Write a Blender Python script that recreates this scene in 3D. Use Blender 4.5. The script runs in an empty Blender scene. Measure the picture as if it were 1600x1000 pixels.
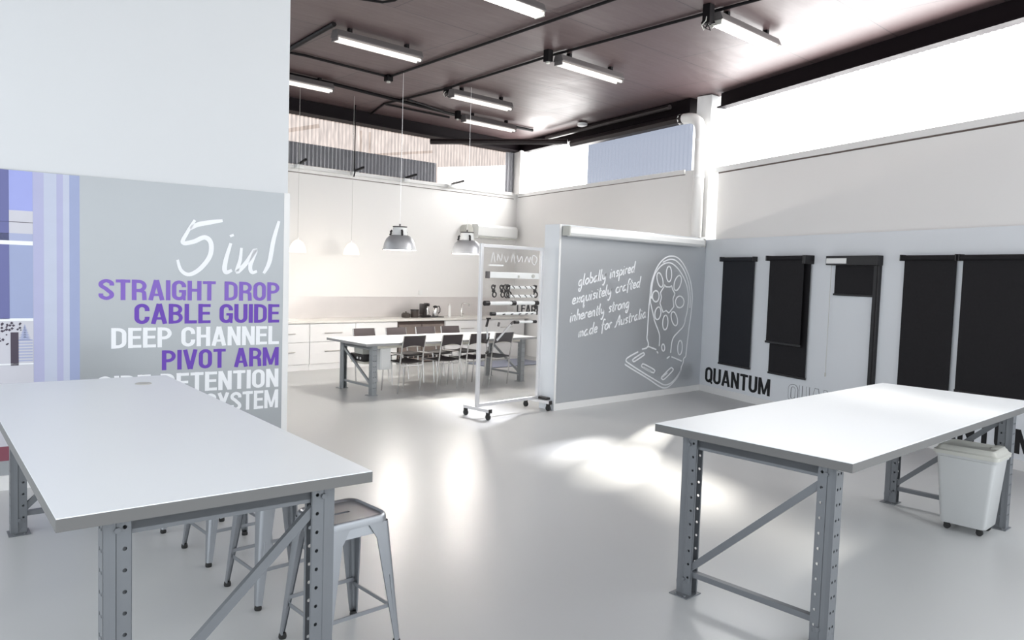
import bpy, bmesh, math, random
from mathutils import Vector, Matrix

random.seed(7)
SC = bpy.context.scene
COL = SC.collection

# ------------------------------------------------------------------ camera
cam_data = bpy.data.cameras.new('camera')
cam_data.sensor_width = 36.0
cam_data.lens = 1189.0 / 1600.0 * 36.0
cam_data.clip_end = 200
cam = bpy.data.objects.new('camera', cam_data)
COL.objects.link(cam)
PITCH, ROLL, TURN = 0.0608, -0.0325, math.radians(-43)
_f = Vector((0, math.cos(PITCH), -math.sin(PITCH)))
_r = Vector((1, 0, 0))
_u = Vector((0, math.sin(PITCH), math.cos(PITCH)))
_r2 = math.cos(ROLL) * _r - math.sin(ROLL) * _u
_u2 = math.sin(ROLL) * _r + math.cos(ROLL) * _u
_R = Matrix.Rotation(TURN, 3, 'Z')
_f, _r2, _u2 = _R @ _f, _R @ _r2, _R @ _u2
cam.matrix_world = Matrix(((_r2.x, _u2.x, -_f.x, 0), (_r2.y, _u2.y, -_f.y, 0),
                           (_r2.z, _u2.z, -_f.z, 1.75), (0, 0, 0, 1)))
SC.camera = cam

# ------------------------------------------------------------------ world, sun, exposure
world = bpy.data.worlds.new('daylight')
SC.world = world
world.use_nodes = True
bg = world.node_tree.nodes['Background']
bg.inputs[0].default_value = (0.90, 0.95, 1.0, 1)
bg.inputs[1].default_value = 0.95

sun_d = bpy.data.lights.new('sun', 'SUN')
sun_d.energy = 16.0
sun_d.angle = math.radians(5.0)
sun_d.color = (1.0, 0.95, 0.86)
sun = bpy.data.objects.new('sun', sun_d)
COL.objects.link(sun)
sun.rotation_euler = Vector((-4.7, -2.1, -3.9)).to_track_quat('-Z', 'Y').to_euler()
sun.location = (20, 20, 15)

SC.view_settings.view_transform = 'Standard'
SC.view_settings.look = 'None'
SC.view_settings.gamma = 1.0
SC.view_settings.use_curve_mapping = False
SC.view_settings.exposure = 1.45

WINDOW_GLOW = 5.0      # daylight given off by the translucent clerestory sheets
TUBE_GLOW = 3.0

# ------------------------------------------------------------------ materials
def mat(name, col, rough=0.5, metal=0.0, var=0.04, scale=6.0, coat=0.0, bump=0.0, spec=0.5):
    m = bpy.data.materials.new(name)
    m.use_nodes = True
    nt = m.node_tree
    b = nt.nodes['Principled BSDF']
    b.inputs['Metallic'].default_value = metal
    b.inputs['Specular IOR Level'].default_value = spec
    b.inputs['Coat Weight'].default_value = coat
    tc = nt.nodes.new('ShaderNodeTexCoord')
    nz = nt.nodes.new('ShaderNodeTexNoise')
    nz.inputs['Scale'].default_value = scale
    nz.inputs['Detail'].default_value = 4
    nt.links.new(tc.outputs['Object'], nz.inputs['Vector'])
    mx = nt.nodes.new('ShaderNodeMix')
    mx.data_type = 'RGBA'
    c1 = [max(0, c * (1 - var)) for c in col] + [1]
    c2 = [min(1, c * (1 + var)) for c in col] + [1]
    mx.inputs[6].default_value = c1
    mx.inputs[7].default_value = c2
    nt.links.new(nz.outputs['Fac'], mx.inputs[0])
    nt.links.new(mx.outputs[2], b.inputs['Base Color'])
    mr = nt.nodes.new('ShaderNodeMapRange')
    mr.inputs[3].default_value = max(0.02, rough * 0.85)
    mr.inputs[4].default_value = min(1, rough * 1.15)
    nt.links.new(nz.outputs['Fac'], mr.inputs[0])
    nt.links.new(mr.outputs[0], b.inputs['Roughness'])
    if bump:
        bp = nt.nodes.new('ShaderNodeBump')
        bp.inputs['Strength'].default_value = bump
        bp.inputs['Distance'].default_value = 0.01
        nt.links.new(nz.outputs['Fac'], bp.inputs['Height'])
        nt.links.new(bp.outputs[0], b.inputs['Normal'])
    return m

def emit(name, col, strength, through=0.0, ribs=0.0):
    """a lit, translucent thing: gives off light and lets a share of the outside through"""
    m = bpy.data.materials.new(name)
    m.use_nodes = True
    nt = m.node_tree
    nt.nodes.remove(nt.nodes['Principled BSDF'])
    out = nt.nodes['Material Output']
    e = nt.nodes.new('ShaderNodeEmission')
    e.inputs[0].default_value = (*col, 1)
    e.inputs[1].default_value = strength
    if ribs:
        # ribs and patches of the sheet let more or less daylight through
        tc = nt.nodes.new('ShaderNodeTexCoord')
        wv = nt.nodes.new('ShaderNodeTexWave')
        wv.inputs['Scale'].default_value = 0.314 / ribs
        wv.inputs['Distortion'].default_value = 0.6
        nz = nt.nodes.new('ShaderNodeTexNoise')
        mp = nt.nodes.new('ShaderNodeMapping')
        mp.inputs['Scale'].default_value = (6.0, 1.0, 0.7)
        nt.links.new(tc.outputs['Object'], wv.inputs['Vector'])
        nt.links.new(tc.outputs['Object'], mp.inputs[0])
        nt.links.new(mp.outputs[0], nz.inputs['Vector'])
        m1 = nt.nodes.new('ShaderNodeMapRange')
        m1.inputs[3].default_value, m1.inputs[4].default_value = 0.72, 1.1
        m2 = nt.nodes.new('ShaderNodeMapRange')
        m2.inputs[1].default_value, m2.inputs[2].default_value = 0.3, 0.7
        m2.inputs[3].default_value, m2.inputs[4].default_value = 0.7 * strength, 1.2 * strength
        nt.links.new(wv.outputs['Fac'], m1.inputs[0])
        nt.links.new(nz.outputs['Fac'], m2.inputs[0])
        mu = nt.nodes.new('ShaderNodeMath')
        mu.operation = 'MULTIPLY'
        nt.links.new(m1.outputs[0], mu.inputs[0])
        nt.links.new(m2.outputs[0], mu.inputs[1])
        nt.links.new(mu.outputs[0], e.inputs[1])
    if through:
        t = nt.nodes.new('ShaderNodeBsdfTransparent')
        mx = nt.nodes.new('ShaderNodeMixShader')
        mx.inputs[0].default_value = through
        nt.links.new(e.outputs[0], mx.inputs[1])
        nt.links.new(t.outputs[0], mx.inputs[2])
        nt.links.new(mx.outputs[0], out.inputs[0])
    else:
        nt.links.new(e.outputs[0], out.inputs[0])
    return m

def glassy(name, col, clear=0.85, rough=0.05):
    m = bpy.data.materials.new(name)
    m.use_nodes = True
    nt = m.node_tree
    nt.nodes.remove(nt.nodes['Principled BSDF'])
    out = nt.nodes['Material Output']
    t = nt.nodes.new('ShaderNodeBsdfTransparent')
    t.inputs[0].default_value = (*col, 1)
    g = nt.nodes.new('ShaderNodeBsdfGlossy')
    g.inputs['Roughness'].default_value = rough
    mx = nt.nodes.new('ShaderNodeMixShader')
    mx.inputs[0].default_value = 1 - clear
    nt.links.new(t.outputs[0], mx.inputs[1])
    nt.links.new(g.outputs[0], mx.inputs[2])
    nt.links.new(mx.outputs[0], out.inputs[0])
    return m

def floor_mat():
    m = mat('epoxy_floor', (0.51, 0.52, 0.52), 0.335, 0, 0.03, 1.3, 0.0)
    return m

def ceiling_mat():
    m = mat('dark_ply_ceiling', (0.045, 0.032, 0.034), 0.46, 0, 0.25, 2.0, 0.0, spec=0.5)
    nt = m.node_tree
    b = nt.nodes['Principled BSDF']
    tc = nt.nodes['Texture Coordinate']
    br = nt.nodes.new('ShaderNodeTexBrick')
    br.inputs['Scale'].default_value = 1.0
    br.inputs['Brick Width'].default_value = 2.4
    br.inputs['Row Height'].default_value = 1.2
    br.inputs['Mortar Size'].default_value = 0.006
    br.offset = 0.5
    nt.links.new(tc.outputs['Object'], br.inputs['Vector'])
    br.inputs['Color1'].default_value = (0.105, 0.068, 0.068, 1)
    br.inputs['Color2'].default_value = (0.088, 0.056, 0.058, 1)
    br.inputs['Mortar'].default_value = (0.015, 0.010, 0.011, 1)
    nt.links.new(br.outputs['Color'], b.inputs['Base Color'])
    n2 = nt.nodes.new('ShaderNodeTexNoise')
    n2.inputs['Scale'].default_value = 3.0
    mp = nt.nodes.new('ShaderNodeMapping')
    mp.inputs['Scale'].default_value = (0.5, 2.5, 1)
    nt.links.new(tc.outputs['Object'], mp.inputs[0])
    nt.links.new(mp.outputs[0], n2.inputs['Vector'])
    bp = nt.nodes.new('ShaderNodeBump')
    bp.inputs['Strength'].default_value = 0.35
    bp.inputs['Distance'].default_value = 0.02
    nt.links.new(n2.outputs['Fac'], bp.inputs['Height'])
    nt.links.new(bp.outputs[0], b.inputs['Normal'])
    return m

M = dict(
    floor=floor_mat(), ceiling=ceiling_mat(),
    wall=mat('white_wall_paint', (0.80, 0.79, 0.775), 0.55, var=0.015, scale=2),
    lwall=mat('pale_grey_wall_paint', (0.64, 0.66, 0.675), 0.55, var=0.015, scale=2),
    cladding=mat('cool_white_cladding', (0.72, 0.75, 0.78), 0.5, var=0.012, scale=2),
    trim=mat('white_trim_paint', (0.78, 0.78, 0.77), 0.4, var=0.02),
    dark_line=mat('dark_line_paint', (0.12, 0.09, 0.08), 0.8),
    beam=mat('dark_brown_steel_beam', (0.006, 0.0035, 0.005), 0.6, var=0.2, spec=0.12),
    conduit=mat('black_painted_conduit', (0.004, 0.003, 0.004), 0.5, spec=0.15),
    silver=mat('satin_silver_panel', (0.37, 0.39, 0.405), 0.36, 0.38, var=0.02, scale=1.5),
    mural=mat('pale_silver_mural', (0.57, 0.59, 0.61), 0.33, 0.55, var=0.02, scale=1.5),
    white_ink=mat('white_print', (0.86, 0.88, 0.90), 0.5, var=0.01),
    purple=mat('purple_print', (0.13, 0.045, 0.42), 0.5, var=0.02),
    lilac=mat('light_purple_print', (0.21, 0.115, 0.50), 0.5, var=0.02),
    black_ink=mat('black_print', (0.006, 0.006, 0.007), 0.7, var=0.05),
    top=mat('white_laminate', (0.86, 0.90, 0.92), 0.36, var=0.01, scale=3),
    edge=mat('grey_edge_band', (0.125, 0.125, 0.123), 0.45, var=0.04),
    rack=mat('grey_rack_paint', (0.150, 0.160, 0.172), 0.42, 0.15, var=0.06, scale=9),
    cream=mat('cream_timber', (0.68, 0.66, 0.58), 0.6),
    galv=mat('silver_powdercoat_steel', (0.30, 0.315, 0.335), 0.345, 0.7, var=0.06, scale=12),
    rubber=mat('black_rubber', (0.012, 0.012, 0.012), 0.6, var=0.1),
    chrome=mat('polished_steel_tube', (0.62, 0.61, 0.60), 0.22, 0.9, var=0.03),
    sling=mat('black_mesh_fabric', (0.045, 0.036, 0.038), 0.7, var=0.15, scale=60),
    blind=mat('black_blind_fabric', (0.011, 0.010, 0.012), 0.7, var=0.1, scale=40, spec=0.3),
    blind_grey=mat('charcoal_blind_fabric', (0.016, 0.017, 0.022), 0.7, var=0.1, scale=40, spec=0.3),
    blk_metal=mat('black_satin_aluminium', (0.014, 0.013, 0.014), 0.35, 0.2, var=0.1),
    white_pl=mat('white_plastic', (0.80, 0.81, 0.80), 0.35, var=0.015),
    bin_pl=mat('milky_white_plastic', (0.48, 0.49, 0.49), 0.38, var=0.03, scale=4),
    lid_pl=mat('warm_grey_plastic', (0.50, 0.50, 0.46), 0.4, var=0.03, scale=5),
    cab=mat('gloss_white_cabinet', (0.84, 0.84, 0.84), 0.22, var=0.01),
    bench=mat('pale_stone_worktop', (0.74, 0.72, 0.68), 0.35, var=0.03, scale=20),
    steel=mat('brushed_stainless', (0.60, 0.57, 0.54), 0.345, 0.9, var=0.05, scale=5),
    splash=mat('pale_brushed_steel', (0.76, 0.73, 0.72), 0.33, 0.55, var=0.03, scale=4),
    rack_light=mat('light_grey_rack_paint', (0.31, 0.33, 0.34), 0.42, 0.1, var=0.08, scale=9),
    edge_light=mat('light_grey_edge_band', (0.33, 0.33, 0.33), 0.45),
    fr_door=mat('dull_bronze_steel', (0.27, 0.225, 0.205), 0.35, 0.6, var=0.05, scale=5),
    fr_body=mat('dark_brown_fridge_frame', (0.07, 0.05, 0.045), 0.4, 0.3),
    alu=mat('anodised_aluminium', (0.78, 0.78, 0.79), 0.345, 0.6, var=0.03),
    lampshade=mat('spun_aluminium', (0.56, 0.57, 0.59), 0.38, 0.5, var=0.03),
    batten=mat('grey_batten_housing', (0.13, 0.12, 0.12), 0.4, 0.2),
    tube=emit('lit_fluorescent_tube', (1.0, 0.97, 0.90), TUBE_GLOW),
    tube_off=emit('dim_fluorescent_tube', (1.0, 0.93, 0.86), 0.6),
    bulb=emit('lit_bulb', (1.0, 0.86, 0.68), 6.0),
    shade_glow=emit('glowing_opal_shade', (1.0, 0.82, 0.52), 1.0),
    acrylic=glassy('clear_acrylic', (0.985, 0.985, 0.985), 0.95),
    rug=mat('blue_grey_mat', (0.26, 0.28, 0.36), 0.9, var=0.2, scale=50, bump=0.3),
    black=mat('black_plastic', (0.015, 0.012, 0.012), 0.35, var=0.1),
    ceramic=mat('dark_stoneware', (0.05, 0.04, 0.035), 0.35, var=0.1),
    corr_dark=mat('grey_corrugated_steel', (0.20, 0.20, 0.215), 0.4, 0.5, var=0.15),
    corr_blue=glassy('blue_grey_corrugated_plastic', (0.20, 0.21, 0.245), 0.90, 0.25),
    duct=mat('dark_grey_duct', (0.022, 0.017, 0.018), 0.4, 0.5, var=0.1),
    pipe=mat('white_pvc_pipe', (0.74, 0.73, 0.71), 0.35, var=0.02),
    win_long=emit('bright_clerestory_sheet', (1.0, 0.995, 0.99), WINDOW_GLOW, 0.02),
    win_near=emit('bright_sheet_beside_column', (1.0, 0.995, 0.99), WINDOW_GLOW, 0.17),
    win_side=emit('bright_side_sheet', (1.0, 0.99, 0.97), 6.0, 0.17),
    win_back=emit('beige_corrugated_sheet', (0.80, 0.67, 0.60), 0.36, 0.08, 0.076),
    win_sky_glow=emit('added_sky_glow', (1.0, 0.95, 0.92), 1.3, 0.05, 0.075),
    ph_sky=mat('photo_print_lilac_sky', (0.33, 0.37, 0.72), 0.5),
    ph_wall=mat('photo_print_pale_wall', (0.58, 0.58, 0.63), 0.5),
    ph_blue=mat('photo_print_blue_grey', (0.32, 0.37, 0.56), 0.5),
    ph_mid=mat('photo_print_mid_blue', (0.38, 0.42, 0.60), 0.5),
    ph_lilac=mat('photo_print_lilac', (0.42, 0.43, 0.62), 0.5),
    ph_pale=mat('photo_print_pale_blue', (0.50, 0.54, 0.66), 0.5),
    ph_deep=mat('photo_print_deep_blue', (0.13, 0.14, 0.33), 0.5),
    ph_dark=mat('photo_print_dark', (0.06, 0.045, 0.07), 0.5),
    ph_red=mat('photo_print_red', (0.24, 0.07, 0.10), 0.5),
)

# ------------------------------------------------------------------ mesh helpers
class MB:
    """collects shapes; build() links them as ONE mesh object"""
    def __init__(self):
        self.v, self.f, self.mi = [], [], []
    def add(self, vs, fs, mi=0):
        o = len(self.v)
        self.v += [tuple(p) for p in vs]
        self.f += [tuple(i + o for i in f) for f in fs]
        self.mi += [mi] * len(fs)
        return self
    def box(self, x0, x1, y0, y1, z0, z1, mi=0, bev=0.0):
        if bev <= 0:
            vs = [(x, y, z) for z in (z0, z1) for y in (y0, y1) for x in (x0, x1)]
            fs = [(0, 2, 3, 1), (4, 5, 7, 6), (0, 1, 5, 4), (2, 6, 7, 3), (0, 4, 6, 2), (1, 3, 7, 5)]
            return self.add(vs, fs, mi)
        b = bmesh.new()
        bmesh.ops.create_cube(b, size=1.0)
        for q in b.verts:
            q.co = Vector(((x0 + x1) / 2 + q.co.x * (x1 - x0), (y0 + y1) / 2 + q.co.y * (y1 - y0), (z0 + z1) / 2 + q.co.z * (z1 - z0)))
        bmesh.ops.bevel(b, geom=b.edges[:], offset=bev, segments=2, affect='EDGES', profile=0.5)
        return self.bm(b, mi)
    def bm(self, b, mi=0):
        b.verts.index_update()
        self.add([q.co[:] for q in b.verts], [[q.index for q in f.verts] for f in b.faces], mi)
        b.free()
        return self
    def obox(self, a, b, w, h, up=(0, 0, 1), mi=0):
        """bar of section w x h from a to b"""
        a, b = Vector(a), Vector(b)
        d = (b - a).normalized()
        s = d.cross(Vector(up))
        if s.length < 1e-5:
            s = d.cross(Vector((1, 0, 0)))
        s.normalize()
        t = s.cross(d).normalized()
        vs = []
        for p in (a, b):
            for i, j in ((-1, -1), (1, -1), (1, 1), (-1, 1)):
                vs.append(p + s * w / 2 * i + t * h / 2 * j)
        return self.add(vs, [(3, 2, 1, 0), (4, 5, 6, 7), (0, 1, 5, 4), (1, 2, 6, 5), (2, 3, 7, 6), (3, 0, 4, 7)], mi)
    def tube(self, pts, r, n=10, mi=0, closed=False):
        pts = [Vector(p) for p in pts]
        rs = r if isinstance(r, (list, tuple)) else [r] * len(pts)
        rings = []
        prev = None
        for i, p in enumerate(pts):
            if closed:
                d = pts[(i + 1) % len(pts)] - pts[i - 1]
            else:
                d = (pts[min(i + 1, len(pts) - 1)] - pts[max(i - 1, 0)])
            d.normalize()
            if prev is None:
                s = d.cross(Vector((0, 0, 1)))
                if s.length < 1e-4:
                    s = Vector((1, 0, 0))
            else:
                s = prev - d * prev.dot(d)
            s.normalize()
            prev = s
            t = d.cross(s)
            rings.append([p + (s * math.cos(2 * math.pi * k / n) + t * math.sin(2 * math.pi * k / n)) * rs[i] for k in range(n)])
        vs = [q for ring in rings for q in ring]
        fs = []
        L = len(rings)
        for i in range(L if closed else L - 1):
            j = (i + 1) % L
            for k in range(n):
                fs.append((i * n + k, i * n + (k + 1) % n, j * n + (k + 1) % n, j * n + k))
        if not closed:
            fs.append(tuple(range(n))[::-1])
            fs.append(tuple((L - 1) * n + k for k in range(n)))
        return self.add(vs, fs, mi)
    def cyl(self, a, b, r, n=16, mi=0):
        return self.tube([a, b], r, n, mi)
    def lathe(self, prof, c=(0, 0, 0), n=28, mi=0):
        vs, fs = [], []
        for r, z in prof:
            for k in range(n):
                a = 2 * math.pi * k / n
                vs.append((c[0] + r * math.cos(a), c[1] + r * math.sin(a), c[2] + z))
        for i in range(len(prof) - 1):
            for k in range(n):
                fs.append((i * n + k, i * n + (k + 1) % n, (i + 1) * n + (k + 1) % n, (i + 1) * n + k))
        return self.add(vs, fs, mi)
    def prism(self, poly, z0, z1, mi=0):
        n = len(poly)
        vs = [(x, y, z0) for x, y in poly] + [(x, y, z1) for x, y in poly]
        fs = [tuple(range(n))[::-1], tuple(range(n, 2 * n))] + [(i, (i + 1) % n, n + (i + 1) % n, n + i) for i in range(n)]
        return self.add(vs, fs, mi)
    def xform(self, fn):
        self.v = [tuple(fn(Vector(p))) for p in self.v]
        return self
    def build(self, name, m, parent=None, smooth=False, solid=0.0):
        me = bpy.data.meshes.new(name)
        me.from_pydata(self.v, [], self.f)
        mats = m if isinstance(m, (list, tuple)) else [m]
        for q in mats:
            me.materials.append(M[q] if isinstance(q, str) else q)
        for p, i in zip(me.polygons, self.mi):
            p.material_index = i
        b = bmesh.new()
        b.from_mesh(me)
        bmesh.ops.remove_doubles(b, verts=b.verts, dist=1e-5)
        bmesh.ops.recalc_face_normals(b, faces=b.faces)
        if solid:
            bmesh.ops.solidify(b, geom=b.faces[:], thickness=solid)
            bmesh.ops.recalc_face_normals(b, faces=b.faces)
        b.to_mesh(me)
        b.free()
        if smooth:
            me.shade_smooth()
            try:
                me.set_sharp_from_angle(angle=math.radians(35))
            except Exception:
                pass
        o = bpy.data.objects.new(name, me)
        COL.objects.link(o)
        if parent:
            o.parent = parent
        return o

def tag(o, label=None, cat=None, group=None):
    if label: o['label'] = label
    if cat: o['category'] = cat
    if group: o['group'] = group
    return o

def thing(name, label, cat, loc=(0, 0, 0), rz=0.0, group=None):
    o = bpy.data.objects.new(name, None)
    o.empty_display_size = 0.1
    COL.objects.link(o)
    o.location = loc
    o.rotation_euler = (0, 0, rz)
    return tag(o, label, cat, group)

def struct(o):
    o['kind'] = 'structure'
    return o

def dup(root, loc, rz=None, label=None):
    kids = {}
    for q in bpy.data.objects:
        if q.parent:
            kids.setdefault(q.parent.name, []).append(q)
    def rec(o, par):
        c = o.copy()
        COL.objects.link(c)
        c.parent = par
        for k in kids.get(o.name, []):
            rec(k, c)
        return c
    r = rec(root, None)
    r.location = loc
    if rz is not None:
        r.rotation_euler = (0, 0, rz)
    if label:
        r['label'] = label
    return r

def smooth_line(pts, k=5):
    """Catmull-Rom through 2-D points"""
    if len(pts) < 3:
        return list(pts)
    P = [pts[0]] + list(pts) + [pts[-1]]
    if abs(pts[0][0] - pts[-1][0]) + abs(pts[0][1] - pts[-1][1]) < 1e-6:
        P = [pts[-2]] + list(pts) + [pts[1]]
    out = []
    for i in range(1, len(P) - 2):
        a, b, c, d = P[i - 1:i + 3]
        for j in range(k):
            t = j / k
            out.append(tuple(0.5 * ((2 * b[q]) + (-a[q] + c[q]) * t + (2 * a[q] - 5 * b[q] + 4 * c[q] - d[q]) * t * t
                                    + (-a[q] + 3 * b[q] - 3 * c[q] + d[q]) * t ** 3) for q in (0, 1)))
    out.append(tuple(P[-2]))
    return out

def ribbon(mb, pts, w, th=0.002, mi=0, taper=False):
    """flat brushed line in the XZ plane, facing -Y, of width w"""
    n = len(pts)
    L, R = [], []
    for i in range(n):
        a = pts[max(i - 1, 0)]
        b = pts[min(i + 1, n - 1)]
        dx, dz = b[0] - a[0], b[1] - a[1]
        l = math.hypot(dx, dz) or 1e-6
        ww = w / 2
        if taper:
            ww *= 0.55 + 0.45 * math.sin(math.pi * min(1, max(0, (i + 0.6) / n)))
        nx, nz = -dz / l * ww, dx / l * ww
        L.append((pts[i][0] + nx, pts[i][1] + nz))
        R.append((pts[i][0] - nx, pts[i][1] - nz))
    vs = [(x, 0, z) for x, z in L] + [(x, 0, z) for x, z in R] + [(x, -th, z) for x, z in L] + [(x, -th, z) for x, z in R]
    fs = []
    for i in range(n - 1):
        fs += [(i, i + 1, n + i + 1, n + i), (2 * n + i, 3 * n + i, 3 * n + i + 1, 2 * n + i + 1),
               (i, 2 * n + i, 2 * n + i + 1, i + 1), (n + i, n + i + 1, 3 * n + i + 1, 3 * n + i)]
    fs += [(0, n, 3 * n, 2 * n), (n - 1, 3 * n - 1 + n, 2 * n - 1, 2 * n - 1)][:1]
    return mb.add(vs, fs, mi)

def arc(cx, cy, r, a0, a1, n=7, ry=None):
    ry = r if ry is None else ry
    return [(cx + r * math.cos(math.radians(a0 + (a1 - a0) * i / n)), cy + ry * math.sin(math.radians(a0 + (a1 - a0) * i / n))) for i in range(n + 1)]

def letter(c, T=0.165):
    """centre lines of condensed bold capitals; returns (strokes, advance); a stroke is (points, width)"""
    t = T / 2
    W = {'I': T, 'M': 0.70, 'A': 0.58, 'V': 0.56, 'Y': 0.56, 'L': 0.46, 'E': 0.47, 'T': 0.50, ' ': 0.24}.get(c, 0.53)
    l, r, b, p, m = t, W - t, t, 1 - t, W / 2
    R = m - t
    k = R * 1.15
    S = []
    top = arc(m, p - k, R, 180, 0, 10, k)
    bot = arc(m, b + k, R, 0, -180, 10, k)
    if c in 'IL' or c in 'EHNMDPBR': S.append(([(l, 0), (l, 1)], T))
    if c == 'L': S.append(([(0, b), (W, b)], T))
    if c == 'E': S += [([(0, b), (W, b)], T * .9), ([(0, .52), (W * .94, .52)], T * .85), ([(0, p), (W, p)], T * .9)]
    if c == 'T': S += [([(m, 0), (m, 1)], T), ([(0, p), (W, p)], T * .9)]
    if c == 'H': S += [([(r, 0), (r, 1)], T), ([(l, .52), (r, .52)], T * .88)]
    if c == 'N': S += [([(r, 0), (r, 1)], T), ([(l * 1.1, .98), (r - l * .1, .02)], T * .92)]
    if c == 'M': S += [([(r, 0), (r, 1)], T), ([(l * 1.2, .99), (m, .06)], T * .8), ([(W - l * 1.2, .99), (m, .06)], T * .8)]
    if c == 'A': S += [([(t * .95, 0), (m - .01, 1)], T), ([(W - t * .95, 0), (m + .01, 1)], T), ([(W * .2, .27), (W * .8, .27)], T * .75)]
    if c == 'V': S += [([(t * .95, 1), (m - .01, 0)], T), ([(W - t * .95, 1), (m + .01, 0)], T)]
    if c == 'Y': S += [([(t, 1), (m, .42)], T), ([(W - t, 1), (m, .42)], T), ([(m, 0), (m, .48)], T)]
    if c in 'OQ': S.append((top + bot + [top[0]], T))
    if c == 'Q': S.append(([(W * .55, .22), (W * .98, -.03)], T * .75))
    if c == 'U': S.append(([(l, 1), (l, b + k)][:1] + bot[::-1] + [(r, 1)], T))
    if c == 'C': S.append(([(r, .64)] + top[::-1] + bot[::-1] + [(r, .36)], T))
    if c == 'G': S += [([(r, .66)] + top[::-1] + bot[::-1] + [(r, .42)], T), ([(m, .46), (W, .46)], T * .8), ([(r + T * .1, 0), (r + T * .1, .5)], T * .6)]
    if c == 'D': S.append(([(l, p), (m * .8, p)] + arc(m * .8, p - k, r - m * .8, 90, 0, 6, k) + arc(m * .8, b + k, r - m * .8, 0, -90, 6, k) + [(l, b)], T * .95))
    if c in 'PR':
        h = (p - .47) / 2
        S.append(([(l, p), (m * .9, p)] + arc(m * .9, p - h, r - m * .9, 90, -90, 10, h) + [(l, .47)], T * .92))
    if c == 'R': S.append(([(m * .9, .47), (m * 1.35, .45), (r - .02, .38), (r - .01, .28), (r, 0)], T * .95))
    if c == 'B':
        h = (p - .52) / 2
        S.append(([(l, p), (m * .85, p)] + arc(m * .85, p - h, r - .02 - m * .85, 90, -90, 10, h) + [(l, .52)], T * .88))
        h = (.52 - b) / 2
        S.append(([(l, .52), (m * .85, .52)] + arc(m * .85, .52 - h, r - m * .85, 90, -90, 10, h) + [(l, b)], T * .88))
    if c == 'S':
        S.append((smooth_line([(r, .69), (r - .015, .83), (m, p + .005), (l + .02, .83), (l + .01, .68), (m * .9, .55), (m * 1.2, .46), (r - .01, .32), (r - .02, .17), (m, b - .005), (l + .015, .17), (l, .31)], 4), T * .97))
    return S, W

def text_mb(body, cap, width, align='LEFT', T=0.165, shrink=0.0):
    """condensed capitals in the XZ plane facing -Y; cap = capital height, width = length of the line"""
    gap = 0.055
    tot = sum(letter(c)[1] for c in body) + gap * (len(body) - 1)
    k = width / tot
    x = 0.0 if align == 'LEFT' else -tot
    mb = MB()
    lay = 0
    for c in body:
        st, W = letter(c)
        for pts, w in st:
            if shrink and len(pts) == 2:
                (ax, ay), (bx, by) = pts
                L = math.hypot(bx - ax, by - ay)
                q = shrink / 2 / L
                pts = [(ax + (bx - ax) * q, ay + (by - ay) * q), (bx - (bx - ax) * q, by - (by - ay) * q)]
            one = MB()
            ribbon(one, pts, w - shrink, 0.004)
            lay += 1
            one.xform(lambda p: Vector(((p.x + x) * k, p.y * 0.4 - 0.00012 * (lay % 5), p.z * cap)))
            mb.add(one.v, one.f)
        x += W + gap
    return mb

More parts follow.
